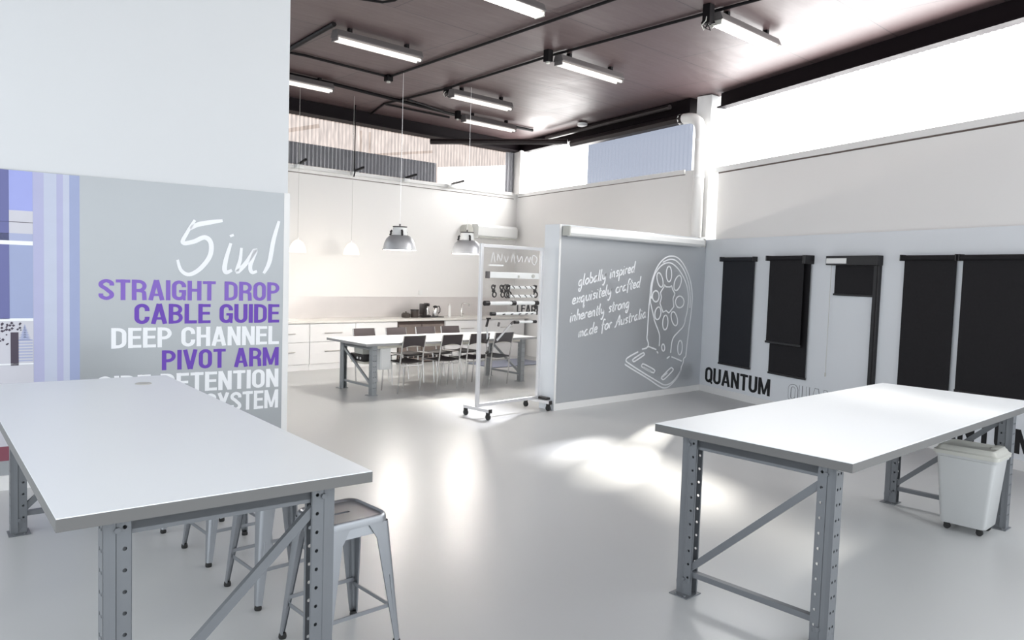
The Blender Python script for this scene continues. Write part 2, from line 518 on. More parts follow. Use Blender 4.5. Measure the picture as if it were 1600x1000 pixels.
def frame_fn(origin, direction, out_sign=1):
    """local (s, outward, z) -> world; outward is towards the room (negative local y)"""
    d = Vector((direction[0], direction[1], 0)).normalized()
    n = Vector((d.y, -d.x, 0)) * out_sign
    o = Vector((origin[0], origin[1], 0))
    return lambda p: o + d * p.x - n * p.y + Vector((0, 0, p.z))
BRACKET = [[[[8.975,1.049],[8.983,1.318],[8.998,1.496],[9.014,1.664],[9.084,1.832],[9.195,1.97],[9.34,2.06],[9.492,2.088],[9.651,2.066],[9.798,1.978],[9.92,1.853],[10.014,1.702],[10.07,1.524],[10.073,1.358],[10.057,1.179],[10.028,1.025],[10.021,0.981],[10.003,0.827],[9.984,0.672],[9.972,0.565],[9.923,0.532],[9.908,0.462],[9.863,0.393],[9.857,0.346],[9.734,0.235],[9.581,0.164],[9.444,0.157],[9.306,0.208],[8.922,0.371],[8.556,0.538],[8.509,0.584],[8.567,0.625],[8.774,0.687]],1],[[[8.862,0.722],[8.97,0.734],[9.011,0.794],[8.969,0.874],[8.975,0.963],[8.975,1.05]],1],[[[8.496,0.53],[8.541,0.495],[9.02,0.286],[9.311,0.15],[9.467,0.109],[9.602,0.139],[9.773,0.244],[9.857,0.34]],1],[[[9.269,1.989],[9.457,2.041],[9.615,2.018],[9.782,1.919],[9.894,1.794],[9.978,1.642],[10.018,1.477],[10.025,1.31]],1],[[[9.038,1.452],[9.034,1.63],[9.095,1.81],[9.235,1.937],[9.403,1.988],[9.561,1.959],[9.727,1.86],[9.858,1.734],[9.94,1.594],[9.973,1.441],[9.957,1.263],[9.907,1.122],[9.917,1.126],[9.873,1.032],[9.758,0.953],[9.644,0.88],[9.591,0.794],[9.574,0.632]],1],[[[9.016,1.496],[9.014,1.407],[9.047,1.328],[9.124,1.159],[9.125,1.14],[9.251,0.956],[9.276,0.875],[9.276,0.749]],1],[[[9.507,1.822],[9.504,1.772],[9.488,1.732],[9.462,1.709],[9.432,1.709],[9.404,1.731],[9.382,1.77],[9.372,1.819],[9.375,1.868],[9.39,1.908],[9.415,1.931],[9.445,1.932],[9.474,1.911],[9.496,1.872],[9.507,1.822]],1],[[[9.288,1.738],[9.302,1.692],[9.299,1.653],[9.281,1.629],[9.252,1.625],[9.217,1.641],[9.183,1.675],[9.157,1.719],[9.144,1.765],[9.147,1.804],[9.164,1.827],[9.193,1.832],[9.228,1.816],[9.262,1.782],[9.288,1.738]],1],[[[9.752,1.678],[9.724,1.631],[9.685,1.595],[9.644,1.578],[9.608,1.584],[9.584,1.611],[9.578,1.653],[9.59,1.702],[9.617,1.75],[9.656,1.785],[9.697,1.803],[9.733,1.797],[9.757,1.771],[9.764,1.728],[9.752,1.678]],1],[[[9.218,1.488],[9.212,1.453],[9.192,1.424],[9.161,1.409],[9.125,1.409],[9.092,1.424],[9.068,1.452],[9.057,1.487],[9.063,1.522],[9.083,1.551],[9.114,1.566],[9.149,1.567],[9.183,1.551],[9.207,1.523],[9.218,1.488]],1],[[[9.858,1.403],[9.85,1.365],[9.821,1.335],[9.778,1.318],[9.729,1.318],[9.684,1.335],[9.651,1.366],[9.637,1.404],[9.645,1.441],[9.673,1.472],[9.716,1.489],[9.765,1.489],[9.81,1.472],[9.844,1.442],[9.858,1.403]],1],[[[9.28,1.23],[9.266,1.191],[9.241,1.16],[9.209,1.146],[9.178,1.149],[9.152,1.169],[9.138,1.203],[9.137,1.244],[9.15,1.283],[9.175,1.313],[9.206,1.328],[9.238,1.325],[9.264,1.304],[9.279,1.271],[9.28,1.23]],1],[[[9.7,1.158],[9.713,1.112],[9.709,1.073],[9.688,1.049],[9.656,1.046],[9.618,1.063],[9.582,1.098],[9.555,1.142],[9.542,1.189],[9.546,1.227],[9.566,1.251],[9.599,1.255],[9.637,1.238],[9.673,1.203],[9.7,1.158]],1],[[[9.469,1.093],[9.462,1.046],[9.443,1.009],[9.416,0.99],[9.387,0.991],[9.361,1.014],[9.343,1.053],[9.338,1.1],[9.345,1.147],[9.363,1.184],[9.39,1.204],[9.419,1.202],[9.445,1.18],[9.463,1.141],[9.469,1.093]],1],[[[9.416,0.722],[9.415,0.699],[9.408,0.681],[9.394,0.671],[9.377,0.671],[9.36,0.682],[9.346,0.7],[9.339,0.722],[9.339,0.745],[9.347,0.763],[9.36,0.773],[9.378,0.773],[9.395,0.762],[9.408,0.744],[9.416,0.722]],1],[[[9.869,0.699],[9.863,0.652],[9.845,0.616],[9.82,0.597],[9.793,0.599],[9.769,0.622],[9.753,0.661],[9.747,0.708],[9.754,0.755],[9.771,0.791],[9.796,0.81],[9.823,0.808],[9.847,0.786],[9.864,0.747],[9.869,0.699]],1],[[[9.332,1.662],[9.382,1.629],[9.479,1.628],[9.516,1.648],[9.55,1.591],[9.614,1.528],[9.57,1.452],[9.599,1.331],[9.535,1.279],[9.479,1.239],[9.409,1.275],[9.334,1.252],[9.248,1.384],[9.279,1.475],[9.246,1.542],[9.334,1.634],[9.332,1.662]],0],[[[8.703,0.553],[8.912,0.631],[8.914,0.655],[8.876,0.664],[8.667,0.586],[8.665,0.562],[8.703,0.553]],1],[[[8.888,0.458],[9.134,0.364],[9.182,0.373],[9.17,0.406],[8.923,0.5],[8.877,0.49],[8.888,0.458]],1],[[[9.439,0.244],[9.646,0.358],[9.637,0.392],[9.581,0.399],[9.376,0.284],[9.384,0.251],[9.439,0.244]],1],[[[9.014,0.754],[9.204,0.701]],0],[[[9.599,0.573],[9.865,0.494]],0],[[[9.225,0.671],[9.255,0.641]],0],[[[9.482,0.555],[9.549,0.581]],0],[[[8.916,0.456],[9.086,0.389]],0],[[[9.387,0.277],[9.509,0.333]],0]]
FIVE = [[[0.566,2.123],[0.671,2.101],[0.77,2.075],[0.827,2.037]],[[0.791,2.112],[0.851,2.006],[0.886,1.919],[0.802,1.931],[0.712,1.972],[0.661,1.926],[0.669,1.816],[0.743,1.71],[0.832,1.655],[0.897,1.688],[0.926,1.776]],[[0.496,1.934],[0.533,1.804],[0.547,1.716],[0.532,1.681],[0.485,1.702]],[[0.493,2.009],[0.484,1.99]],[[0.406,1.898],[0.417,1.791],[0.442,1.688],[0.359,1.775],[0.285,1.886],[0.328,1.749],[0.314,1.687],[0.27,1.699]],[[0.08,2.151],[0.128,1.975],[0.162,1.782],[0.211,1.68]]]
# ------------------------------------------------------------------ the room
CEIL = 4.62
RAIL = 3.48
C0 = Vector((11.56, 12.36, 0))      # far corner
S0 = Vector((10.37, 7.08, 0))       # side wall ends at the column
R0 = Vector((10.36, 6.55, 0))       # right wall starts
RD = Vector((8.75 - 10.36, 2.16 - 6.55, 0)).normalized()
SD = (S0 - C0).normalized()
SLEN = (S0 - C0).length
# frames: x along the wall towards the camera, -y into the room
RW = frame_fn(R0, RD, 1)
SW = frame_fn(C0, SD, 1)
LB = Vector((1.1, 6.716, 0))
LE = Vector((3.2, 6.44, 0))
LD = (LE - LB).normalized()
LW = frame_fn(LE, LD, 1)            # x negative leftwards from the wall's end

struct(MB().box(-5, 13, -6, 13.2, -0.12, 0).build('floor', 'floor'))
def _xy(v): return (v.x, v.y)
_end = RW(Vector((8.3, 0.16, 0)))
struct(MB().prism([(-2.2, -1.6), (_end.x - 0.6, -1.6), _xy(RW(Vector((8.4, 0.16, 0)))), _xy(RW(Vector((0, 0.16, 0)))), _xy(SW(Vector((0.15, 0.16, 0)))), (11.6, 12.5), (-2.2, 12.5)], CEIL, CEIL + 0.1).build('ceiling', 'ceiling'))
struct(MB().box(-5, 11.75, 12.36, 12.51, 0, RAIL).build('wall_back', 'wall'))
struct(MB().box(0, SLEN + 0.28, 0, 0.15, 0, RAIL).xform(SW).build('wall_side', 'wall'))
struct(MB().box(0, 8.5, 0, 0.15, 0, RAIL).xform(RW).build('wall_right', 'wall'))
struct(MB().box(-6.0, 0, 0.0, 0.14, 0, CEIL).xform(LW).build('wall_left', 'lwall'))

# corrugated sheets of the clerestory
def corrugated(L, z0, z1, pitch, amp, fn, name, m, x0=0.0, y=0.07, th=0.0):
    n = int(L / pitch * 6)
    vs, fs = [], []
    for i in range(n + 1):
        x = x0 + L * i / n
        yy = y + amp * math.sin(2 * math.pi * (x - x0) / pitch)
        vs += [(x, yy, z0), (x, yy, z1)]
    for i in range(n):
        fs.append((2 * i, 2 * i + 2, 2 * i + 3, 2 * i + 1))
    mb = MB().add(vs, fs)
    mb.xform(fn)
    return mb.build(name, m, None, True, th)
idf = lambda p: p
struct(corrugated(1.3, RAIL, 4.40, 0.076, 0.009, RW, 'window_1', 'win_near'))
struct(corrugated(7.2, RAIL, 4.40, 0.076, 0.009, RW, 'window_5', 'win_long', 1.3))
struct(corrugated(2.15, RAIL, 4.40, 0.076, 0.009, SW, 'window_2', 'win_side', 0.35))
struct(corrugated(2.85, RAIL, 4.40, 0.10, 0.014, SW, 'window_3', 'corr_blue', 2.52))
struct(corrugated(7.0, RAIL, 4.42, 0.076, 0.010, lambda p: Vector((4.4 + p.x, 12.36 + p.y, p.z)), 'window_4', 'win_back'))

# added glowing sheet for the sky seen at the right end of the kitchen wall, under the outside roof line
vs, fs = [], []
for i in range(147):
    x = 9.34 + i * 0.0125
    y = 12.335 + 0.008 * math.sin(2 * math.pi * i / 6)
    vs += [(x, y, RAIL + 0.02), (x, y, 3.82 + (x - 9.3) * 0.14)]
for i in range(146):
    fs.append((2 * i, 2 * i + 2, 2 * i + 3, 2 * i + 1))
struct(MB().add(vs, fs).build('sky_glow_sheet', 'win_sky_glow', None, True))

# steel beams above the sheets
struct(MB().box(0, 8.5, -0.02, 0.18, 4.38, CEIL - 0.01).box(0, 8.5, -0.09, -0.02, 4.38, 4.40).xform(RW).build('trim_1', 'beam'))
struct(MB().box(0, SLEN, -0.06, 0.18, 4.38, CEIL - 0.01).xform(SW).build('trim_2', 'beam'))
struct(MB().box(-5, 11.5, 12.22, 12.5, 4.38, CEIL - 0.01).box(-5, 11.5, 12.14, 12.22, 4.38, 4.41).build('trim_3', 'beam'))
# white sill rails below the sheets with a fine dark line painted under them
struct(MB().box(-0.1, 8.5, -0.03, 0.0, RAIL - 0.07, RAIL + 0.01).box(0, 8.5, -0.006, 0.0, RAIL - 0.088, RAIL - 0.07, 1).xform(RW).build('trim_4', ['trim', 'dark_line']))
struct(MB().box(0.05, SLEN - 0.1, -0.03, 0.0, RAIL - 0.05, RAIL + 0.02).box(0.05, SLEN - 0.1, -0.006, 0.0, RAIL - 0.06, RAIL - 0.05, 1).xform(SW).build('trim_5', ['trim', 'dark_line']))
struct(MB().box(-4, 11.45, 12.30, 12.36, RAIL - 0.03, RAIL + 0.03).box(-4, 11.45, 12.353, 12.36, RAIL - 0.10, RAIL - 0.088, 1).build('trim_6', ['trim', 'dark_line']))
# corner posts and column
struct(MB().box(-0.02, 0.33, -0.14, 0.14, RAIL, 4.40).xform(SW).build('trim_7', 'wall'))
struct(MB().box(10.30, 10.56, 6.69, 6.96, 2.42, CEIL - 0.01, bev=0.01).build('trim_8', 'trim'))
# cladding sheet on the lower right wall
struct(MB().box(-0.2, 8.5, -0.03, 0, 0.10, 2.38).xform(RW).build('wall_right_lower', 'cladding'))
struct(MB().box(-0.2, 8.5, -0.045, 0, 0, 0.10).xform(RW).build('baseboard_right', 'trim'))
struct(MB().box(-6, 0.01, -0.035, 0, 0, 0.11).xform(LW).build('baseboard_left', 'trim'))

# ------------------------------------------------------------------ dividing wall with mural
DX0, DX1, DY0, DY1 = 7.06, 10.41, 6.735, 7.0
struct(MB().box(DX0, DX1, DY0, DY1, 0, 2.40, bev=0.004).build('wall_divider', 'cladding'))
struct(MB().box(DX0 - 0.004, 10.40, DY0 - 0.012, DY0, 0, 0.09).box(DX0 - 0.004, DX0 + 0.025, DY0 - 0.010, DY0, 0.09, 2.40).build('baseboard_divider', 'trim'))
mural = thing('mural_panel', 'satin silver mural with white handwriting and a bracket drawing on the dividing wall', 'wall panel', (DX0 + 0.03, DY0 - 0.004, 0.09))
MO = Vector((DX0 + 0.03, DY0 - 0.004, 0.09))
tomural = lambda p: p - MO
MB().box(DX0 + 0.03, 10.385, DY0 - 0.006, DY0 - 0.001, 0.092, 2.39).xform(tomural).build('panel', 'mural', mural)
mb = MB()
for pts, sm in BRACKET:
    q = smooth_line(pts, 5) if sm else pts
    ribbon(mb, q, 0.020, 0.002)
mb.xform(lambda p: p + Vector((0, DY0 - 0.0062, 0)) - MO)
mb.build('bracket_drawing', 'white_ink', mural)

GL = {
 'g': ([[(.75, .85), (.4, 1), (.08, .6), (.2, .05), (.55, .15), (.75, .9)], [(.78, .95), (.72, -.2), (.5, -.95), (.2, -.8), (.3, -.4)]], .95),
 'l': ([[(.2, 2.0), (.1, .8), (.15, .1), (.32, 0)]], .42),
 'o': ([[(.45, 1), (.12, .7), (.15, .15), (.45, 0), (.75, .35), (.7, .85), (.45, 1)]], .9),
 'b': ([[(.15, 2), (.12, .1)], [(.12, .7), (.45, 1), (.75, .6), (.55, .05), (.12, .1)]], .9),
 'a': ([[(.75, .9), (.4, 1), (.1, .5), (.25, 0), (.6, .25), (.75, .95)], [(.75, .95), (.72, .15), (.9, 0)]], .98),
 'y': ([[(.1, 1), (.15, .3), (.4, .1), (.7, .5), (.8, 1)], [(.8, 1), (.7, -.3), (.45, -1), (.2, -.8)]], .95),
 'i': ([[(.15, 1), (.12, .1), (.28, 0)], [(.2, 1.4), (.23, 1.52)]], .42),
 'n': ([[(.12, 1), (.12, 0)], [(.12, .6), (.4, 1), (.62, .8), (.6, .1), (.75, 0)]], .88),
 's': ([[(.65, .9), (.35, 1), (.15, .75), (.5, .45), (.5, .1), (.15, 0)]], .75),
 'p': ([[(.15, 1), (.1, -1)], [(.13, .7), (.45, 1), (.75, .6), (.5, .05), (.15, .15)]], .9),
 'r': ([[(.12, 1), (.12, 0)], [(.12, .6), (.35, 1), (.6, .9)]], .68),
 'e': ([[(.12, .5), (.65, .6), (.5, 1), (.2, .85), (.1, .3), (.35, 0), (.7, .15)]], .8),
 'd': ([[(.7, .85), (.35, 1), (.1, .45), (.3, 0), (.7, .3)], [(.85, 2), (.7, .1), (.85, 0)]], .95),
 'x': ([[(.1, 1), (.65, 0)], [(.7, 1), (.1, 0)]], .8),
 'q': ([[(.75, .85), (.4, 1), (.08, .6), (.2, .05), (.55, .15), (.75, .9)], [(.78, .95), (.7, -1), (.9, -.7)]], .98),
 'u': ([[(.12, 1), (.15, .1), (.5, .05), (.7, .5)], [(.72, 1), (.7, .1), (.85, 0)]], .92),
 't': ([[(.3, 1.7), (.25, .1), (.5, 0)], [(.05, 1.1), (.6, 1.15)]], .62),
 'c': ([[(.65, .85), (.35, 1), (.1, .5), (.3, 0), (.7, .1)]], .78),
 'f': ([[(.65, 1.8), (.4, 2), (.25, 1.5), (.2, -.6)], [(0, 1), (.55, 1.05)]], .65),
 'h': ([[(.15, 2), (.12, 0)], [(.12, .6), (.4, 1), (.65, .8), (.62, 0)]], .82),
 'm': ([[(.1, 1), (.1, 0)], [(.1, .6), (.35, 1), (.45, .5), (.45, 0)], [(.45, .6), (.7, 1), (.85, .7), (.85, 0)]], 1.05),
 'A': ([[(-.15, -.1), (.1, .1), (.7, 1.9), (.8, 0)], [(.1, .75), (.95, .8)]], 1.05),
 ' ': ([], .75),
}
def script_line(mb, text, a, b, xh, w):
    tot = sum(GL[c][1] for c in text)
    L = math.hypot(b[0] - a[0], b[1] - a[1])
    ux = L / tot
    dx, dz = (b[0] - a[0]) / L, (b[1] - a[1]) / L
    t = 0
    for c in text:
        st, wd = GL[c]
        for s in st:
            pts = []
            for x, y in smooth_line(s, 4):
                X = (t + x) * ux + y * xh * 0.22
                Z = y * xh
                pts.append((a[0] + X * dx - Z * dz * 0.6, a[1] + X * dz + Z))
            ribbon(mb, pts, w, 0.002)
        t += wd
for txt, a, b in (('globally inspired', (7.44, 1.615), (8.62, 1.835)), ('exquisitely crafted', (7.33, 1.375), (8.76, 1.625)),
                  ('inherently strong', (7.30, 1.145), (8.53, 1.335)), ('made for Australia', (7.48, 0.935), (8.93, 1.185))):
    mb = MB()
    script_line(mb, txt, a, b, 0.072, 0.0185)
    mb.xform(lambda p: p + Vector((0, DY0 - 0.0062, 0)) - MO)
    o = mb.build('handwriting', 'white_ink', mural)
    o['label'] = 'white handwritten line reading ' + txt

# white blind cassette along the head of the mural
cas = thing('blind_cassette', 'long white closed blind cassette along the top of the silver mural', 'blind cassette', (7.12, DY0 - 0.01, 2.26))
mb = MB()
prof = [(0, 0), (-0.10, 0), (-0.125, 0.03), (-0.125, 0.09), (-0.10, 0.115), (0, 0.115)]
n = len(prof)
vs = [(0.0, y, z) for y, z in prof] + [(3.03, y, z) for y, z in prof]
mb.add(vs, [tuple(range(n)), tuple(range(n, 2 * n))[::-1]] + [(i, (i + 1) % n, n + (i + 1) % n, n + i) for i in range(n)])
mb.build('housing', 'white_pl', cas)
MB().box(-0.02, 0.0, -0.128, 0.0, -0.004, 0.119, bev=0.003).build('end_cap', 'lid_pl', cas)
MB().box(3.03, 3.05, -0.128, 0.0, -0.004, 0.119, bev=0.003).build('end_cap', 'lid_pl', cas)
MB().box(0.02, 3.0, -0.08, -0.05, -0.012, 0.0, bev=0.002).build('bottom_bar', 'alu', cas)

# ------------------------------------------------------------------ poster panel on the left wall
poster = thing('printed_wall_panel', 'large printed panel reading 5 in 1 STRAIGHT DROP on the left wall', 'wall panel')
def lw(mb, off=0.0):
    return mb.xform(lambda p: LW(Vector((p.x, p.y - 0.012 - off, p.z))))
def lbox(s0, s1, z0, z1, mi=0, mb=None, d=0.001):
    return (mb or MB()).box(-s0, -s1, -d, 0, z0, z1, mi)
MB().box(-2.7, 0.015, -0.012, 0, 0.11, 2.40).box(-0.035, 0.018, -0.0145, 0, 0.11, 2.402, 1).xform(LW).build('panel', ['silver', 'trim'], poster)
# vertical colour bands of the printed photograph
mb = MB()
for s0, s1, mi in ((1.706, 1.637, 0), (1.748, 1.706, 1), (1.791, 1.748, 2), (1.874, 1.791, 1), (1.944, 1.874, 2)):
    lbox(s0, s1, 0.115, 2.395, mi, mb)
lw(mb).build('colour_band', ['ph_blue', 'ph_pale', 'ph_lilac'], poster)
mb = MB()
lbox(2.70, 1.945, 2.10, 2.395, 0, mb)        # sky
lbox(2.70, 1.945, 1.90, 2.10, 1, mb)         # pale wall
lbox(2.70, 1.945, 1.29, 1.90, 2, mb)         # blue window band
lbox(2.70, 1.945, 0.88, 1.29, 3, mb)         # window
lbox(2.70, 1.945, 0.33, 0.88, 1, mb)
lbox(2.70, 1.945, 0.22, 0.33, 4, mb)
lw(mb).build('printed_house_view', ['ph_sky', 'ph_wall', 'ph_blue', 'ph_wall', 'ph_red'], poster)
mb = MB()
lbox(2.70, 2.095, 1.29, 2.395, 0, mb, 0.0016)   # deep blue strip at the edge
mb.box(-2.70, -1.945, -0.0016, 0, 2.012, 2.016, 1)
mb.box(-2.70, -1.945, -0.0016, 0, 1.865, 1.93, 2)
mb.box(-2.70, -1.945, -0.0018, 0, 1.845, 1.875, 3)
mb.box(-2.70, -1.945, -0.0016, 0, 1.275, 1.295, 3)
for k in range(8):
    z = 0.97 + k * 0.022
    mb.box(-2.06, -1.95, -0.0016, 0, z, z + 0.010, 2)
mb.box(-2.70, -1.945, -0.0018, 0, 0.945, 0.955, 3)
mb.box(-2.09, -2.04, -0.0018, 0, 0.94, 1.19, 1)
# little conifer and the leaves of a tree
for k in range(6):
    z = 1.13 + k * 0.018
    w = 0.045 - k * 0.007
    mb.add([(-2.0 - w, -0.0016, z), (-2.0 + w, -0.0016, z), (-2.0, -0.0016, z + 0.03)], [(0, 1, 2)], 2)
random.seed(3)
for k in range(70):
    s = 2.02 + random.random() * 0.4
    z = 1.26 - random.random() * 0.16 * (1 if s > 2.1 else 0.4)
    r = 0.004 + random.random() * 0.008
    mb.add([(-s - r, -0.0017, z), (-s, -0.0017, z - r), (-s + r, -0.0017, z), (-s, -0.0017, z + r)], [(0, 1, 2, 3)], 1)
lw(mb, 0.001).build('printed_detail', ['ph_deep', 'ph_dark', 'ph_mid', 'white_ink'], poster)
mb = MB()
for pts in FIVE:
    ribbon(mb, smooth_line([(-a, b) for a, b in pts], 6), 0.040, 0.002, 0, True)
lw(mb, 0.001).build('brush_lettering', 'white_ink', poster)['label'] = 'white brush lettering reading 5 in 1'
for txt, z, s0, mt in (('STRAIGHT DROP', 1.437, 1.508, 'lilac'), ('CABLE GUIDE', 1.242, 1.250, 'purple'), ('DEEP CHANNEL', 1.047, 1.418, 'white_ink'),
                       ('PIVOT ARM', 0.855, 1.042, 'purple'), ('SIDE RETENTION', 0.660, 1.52, 'white_ink'), ('SYSTEM', 0.470, 0.70, 'white_ink')):
    t = text_mb(txt, 0.166, s0 - 0.066, 'RIGHT')
    t.xform(lambda p: LW(Vector((p.x - 0.066, p.y - 0.0125, p.z + z))))
    t.build('lettering', mt, poster)['label'] = 'condensed capitals reading ' + txt

# ------------------------------------------------------------------ lettering on the right and side walls
for label, cat, s0, kind in (('black capitals reading QUANTUM below the leftmost black blind', 'lettering', -0.05, 0),
                             ('thin outlined capitals of QUANTUM partly hidden by the right worktable', 'lettering', 1.76, 1),
                             ('black capitals of QUANTUM at the far right, behind the white bin', 'lettering', 3.62, 0)):
    t = text_mb('QUANTUM', 0.24, 1.46, T=0.185)
    t.xform(lambda p: RW(Vector((p.x + s0, p.y - 0.031, p.z + 0.155))))
    o = tag(t.build('wall_lettering', 'black_ink'), label, cat)
    if kind:
        t = text_mb('QUANTUM', 0.24, 1.46, T=0.185, shrink=0.04)
        t.xform(lambda p: RW(Vector((p.x + s0, p.y - 0.0325, p.z + 0.155))))
        t.build('letter_fill', 'cladding', o)
t = text_mb('LEARN', 0.19, 1.0, T=0.10)
t.xform(lambda p: SW(Vector((p.x + 0.15, p.y - 0.001, p.z + 0.90))))
tag(t.build('wall_lettering', 'black_ink'), 'dark capitals reading LEARN on the far white wall, seen through the display rack', 'lettering')

# ------------------------------------------------------------------ roller blinds on the right wall
def blind(label, s0, s1, zt, zb, m, dz=0.0):
    t = thing('roller_blind', label, 'blind', RW(Vector(((s0 + s1) / 2, -0.03, zt))), math.atan2(RD.y, RD.x), 'black roller blinds on the right wall')
    w = s1 - s0
    # local x runs along the wall, local +y points away from... the room is at local -y after the frame
    sg = -1
    n = Vector((RD.y, -RD.x, 0))
    # pick the sign that points to the room
    loc_n = Matrix.Rotation(-math.atan2(RD.y, RD.x), 3, 'Z') @ n
    k = loc_n.y
    MB().cyl((-w / 2 + 0.02, 0.055 * k, -0.03), (w / 2 - 0.02, 0.055 * k, -0.03), 0.028, 20).build('roller', m, t, True)
    MB().box(-w / 2 + 0.025, w / 2 - 0.025, *sorted((0.028 * k, 0.0305 * k)), zb - zt + 0.02, -0.03).build('fabric', m, t)
    MB().box(-w / 2 + 0.02, w / 2 - 0.02, *sorted((0.018 * k, 0.040 * k)), zb - zt, zb - zt + 0.028, bev=0.004).build('bottom_bar', 'blk_metal', t)
    for x in (-w / 2 + 0.008, w / 2 - 0.008):
        MB().box(x - 0.008, x + 0.008, *sorted((0.0, 0.085 * k)), -0.065, 0.005, bev=0.003).build('bracket', 'blk_metal', t)
    return t, k
blind('leftmost and narrowest black roller blind above the word QUANTUM', 0.27, 1.02, 2.10, 0.48, 'blind_grey')
t2, kk = blind('double black roller blind with a shorter front sheet, second from the left', 1.36, 2.10, 2.10, 0.48, 'blind')
w2 = 0.74
MB().cyl((-w2 / 2 + 0.02, 0.12 * kk, -0.02), (w2 / 2 - 0.06, 0.12 * kk, -0.02), 0.028, 20).build('roller', 'blind', t2, True)
MB().box(-w2 / 2 + 0.02, w2 / 2 - 0.08, *sorted((0.092 * kk, 0.0945 * kk)), -1.17, -0.02).build('fabric', 'blind', t2)
MB().box(-w2 / 2 + 0.01, w2 / 2 - 0.07, *sorted((0.082 * kk, 0.106 * kk)), -1.19, -1.16, bev=0.004).build('bottom_bar', 'blk_metal', t2)
MB().box(w2 / 2 - 0.05, w2 / 2 + 0.0, *sorted((0.0, 0.16 * kk)), -0.10, 0.012, bev=0.004).build('bracket', 'blk_metal', t2)
MB().box(-w2 / 2 - 0.01, -w2 / 2 + 0.015, *sorted((0.0, 0.15 * kk)), -0.06, 0.012, bev=0.004).build('bracket', 'blk_metal', t2)
blind('wide black roller blind, second from the right of the wall', 3.46, 4.15, 2.10, 0.55, 'blind')
blind('wide black roller blind at the right edge of the picture', 4.17, 5.10, 2.10, 0.66, 'blind')
# framed blind sample with side channel
fb = thing('framed_blind_sample', 'half-open black blind in a black head box with one long side channel', 'blind', RW(Vector((2.78, -0.03, 2.10))), math.atan2(RD.y, RD.x), 'black roller blinds on the right wall')
k = kk
MB().box(-0.39, 0.39, *sorted((0, 0.10 * k)), -0.115, 0.0, bev=0.004).build('head_box', 'blk_metal', fb)
MB().box(-0.375, -0.06, *sorted((0.10 * k, 0.108 * k)), -0.095, -0.03, bev=0.002).build('cover_strip', 'white_pl', fb)['label'] = 'white cover strip'
MB().box(0.30, 0.38, *sorted((0, 0.045 * k)), -2.0, -0.11, bev=0.003).box(0.325, 0.355, *sorted((0.045 * k, 0.05 * k)), -2.0, -0.11).build('side_channel', 'blk_metal', fb)
MB().box(-0.30, 0.31, *sorted((0.02 * k, 0.0225 * k)), -0.47, -0.11).build('fabric', 'blind', fb)
MB().box(-0.31, 0.30, *sorted((0.01 * k, 0.034 * k)), -0.49, -0.465, bev=0.003).build('bottom_bar', 'blk_metal', fb)
MB().cyl((-0.34, 0.05 * k, -1.48), (-0.34, 0.05 * k, -0.10), 0.0035, 8).cyl((-0.34, 0.05 * k, -1.52), (-0.34, 0.05 * k, -1.47), 0.009, 10).build('pull_wand', 'lid_pl', fb, True)

# ------------------------------------------------------------------ worktables
def flange(w, h, cols, pitch, r, z_first=0.06):
    """flat perforated strip in the XZ plane (x 0..w, z 0..h) with real round holes"""
    vs, fs = [], []
    rows = int((h - z_first) / pitch)
    xs = [0.0] + [(cols[i] + cols[i + 1]) / 2 for i in range(len(cols) - 1)] + [w]
    def quad(x0, x1, z0, z1):
        o = len(vs)
        vs.extend([(x0, 0, z0), (x1, 0, z0), (x1, 0, z1), (x0, 0, z1)])
        fs.append((o, o + 1, o + 2, o + 3))
    quad(0, w, 0, z_first)
    for j in range(rows):
        z0 = z_first + j * pitch
        z1 = z0 + pitch
        zc = (z0 + z1) / 2
        for i, cx in enumerate(cols):
            a, b = xs[i], xs[i + 1]
            cell = [(b, zc), (b, z1), (cx, z1), (a, z1), (a, zc), (a, z0), (cx, z0), (b, z0)]
            o = len(vs)
            vs.extend([(x, 0, z) for x, z in cell])
            vs.extend([(cx + r * math.cos(q * math.pi / 4), 0, zc + r * math.sin(q * math.pi / 4)) for q in range(8)])
            for q in range(8):
                fs.append((o + q, o + (q + 1) % 8, o + 8 + (q + 1) % 8, o + 8 + q))
    if z_first + rows * pitch < h - 1e-4:
        quad(0, w, z_first + rows * pitch, h)
    return MB().add(vs, fs)

def leg_meshes(h):
    """C-shaped upright, web at local y=0 facing -y, flanges running to +y"""
    W_, D_ = 0.074, 0.088
    m = MB()
    a = flange(W_, h, [0.022, 0.052], 0.075, 0.0075).xform(lambda p: Vector((p.x - W_ / 2, 0, p.z)))
    m.add(a.v, a.f)
    for s in (-1, 1):
        # flange steps in a little half way, leaving a crease
        b = flange(0.046, h, [0.026], 0.075, 0.0075).xform(lambda p: Vector((s * (W_ / 2 - 0.004), 0.042 + p.x, p.z)))
        m.add(b.v, b.f)
        m.add([(s * W_ / 2, 0, 0), (s * W_ / 2, 0.038, 0), (s * (W_ / 2 - 0.004), 0.042, 0), (s * W_ / 2, 0, h), (s * W_ / 2, 0.038, h), (s * (W_ / 2 - 0.004), 0.042, h)],
              [(0, 1, 4, 3), (1, 2, 5, 4)])
        m.add([(s * (W_ / 2 - 0.004), D_, 0), (s * (W_ / 2 - 0.016), D_, 0), (s * (W_ / 2 - 0.016), D_, h), (s * (W_ / 2 - 0.004), D_, h)], [(0, 1, 2, 3)])
    return m

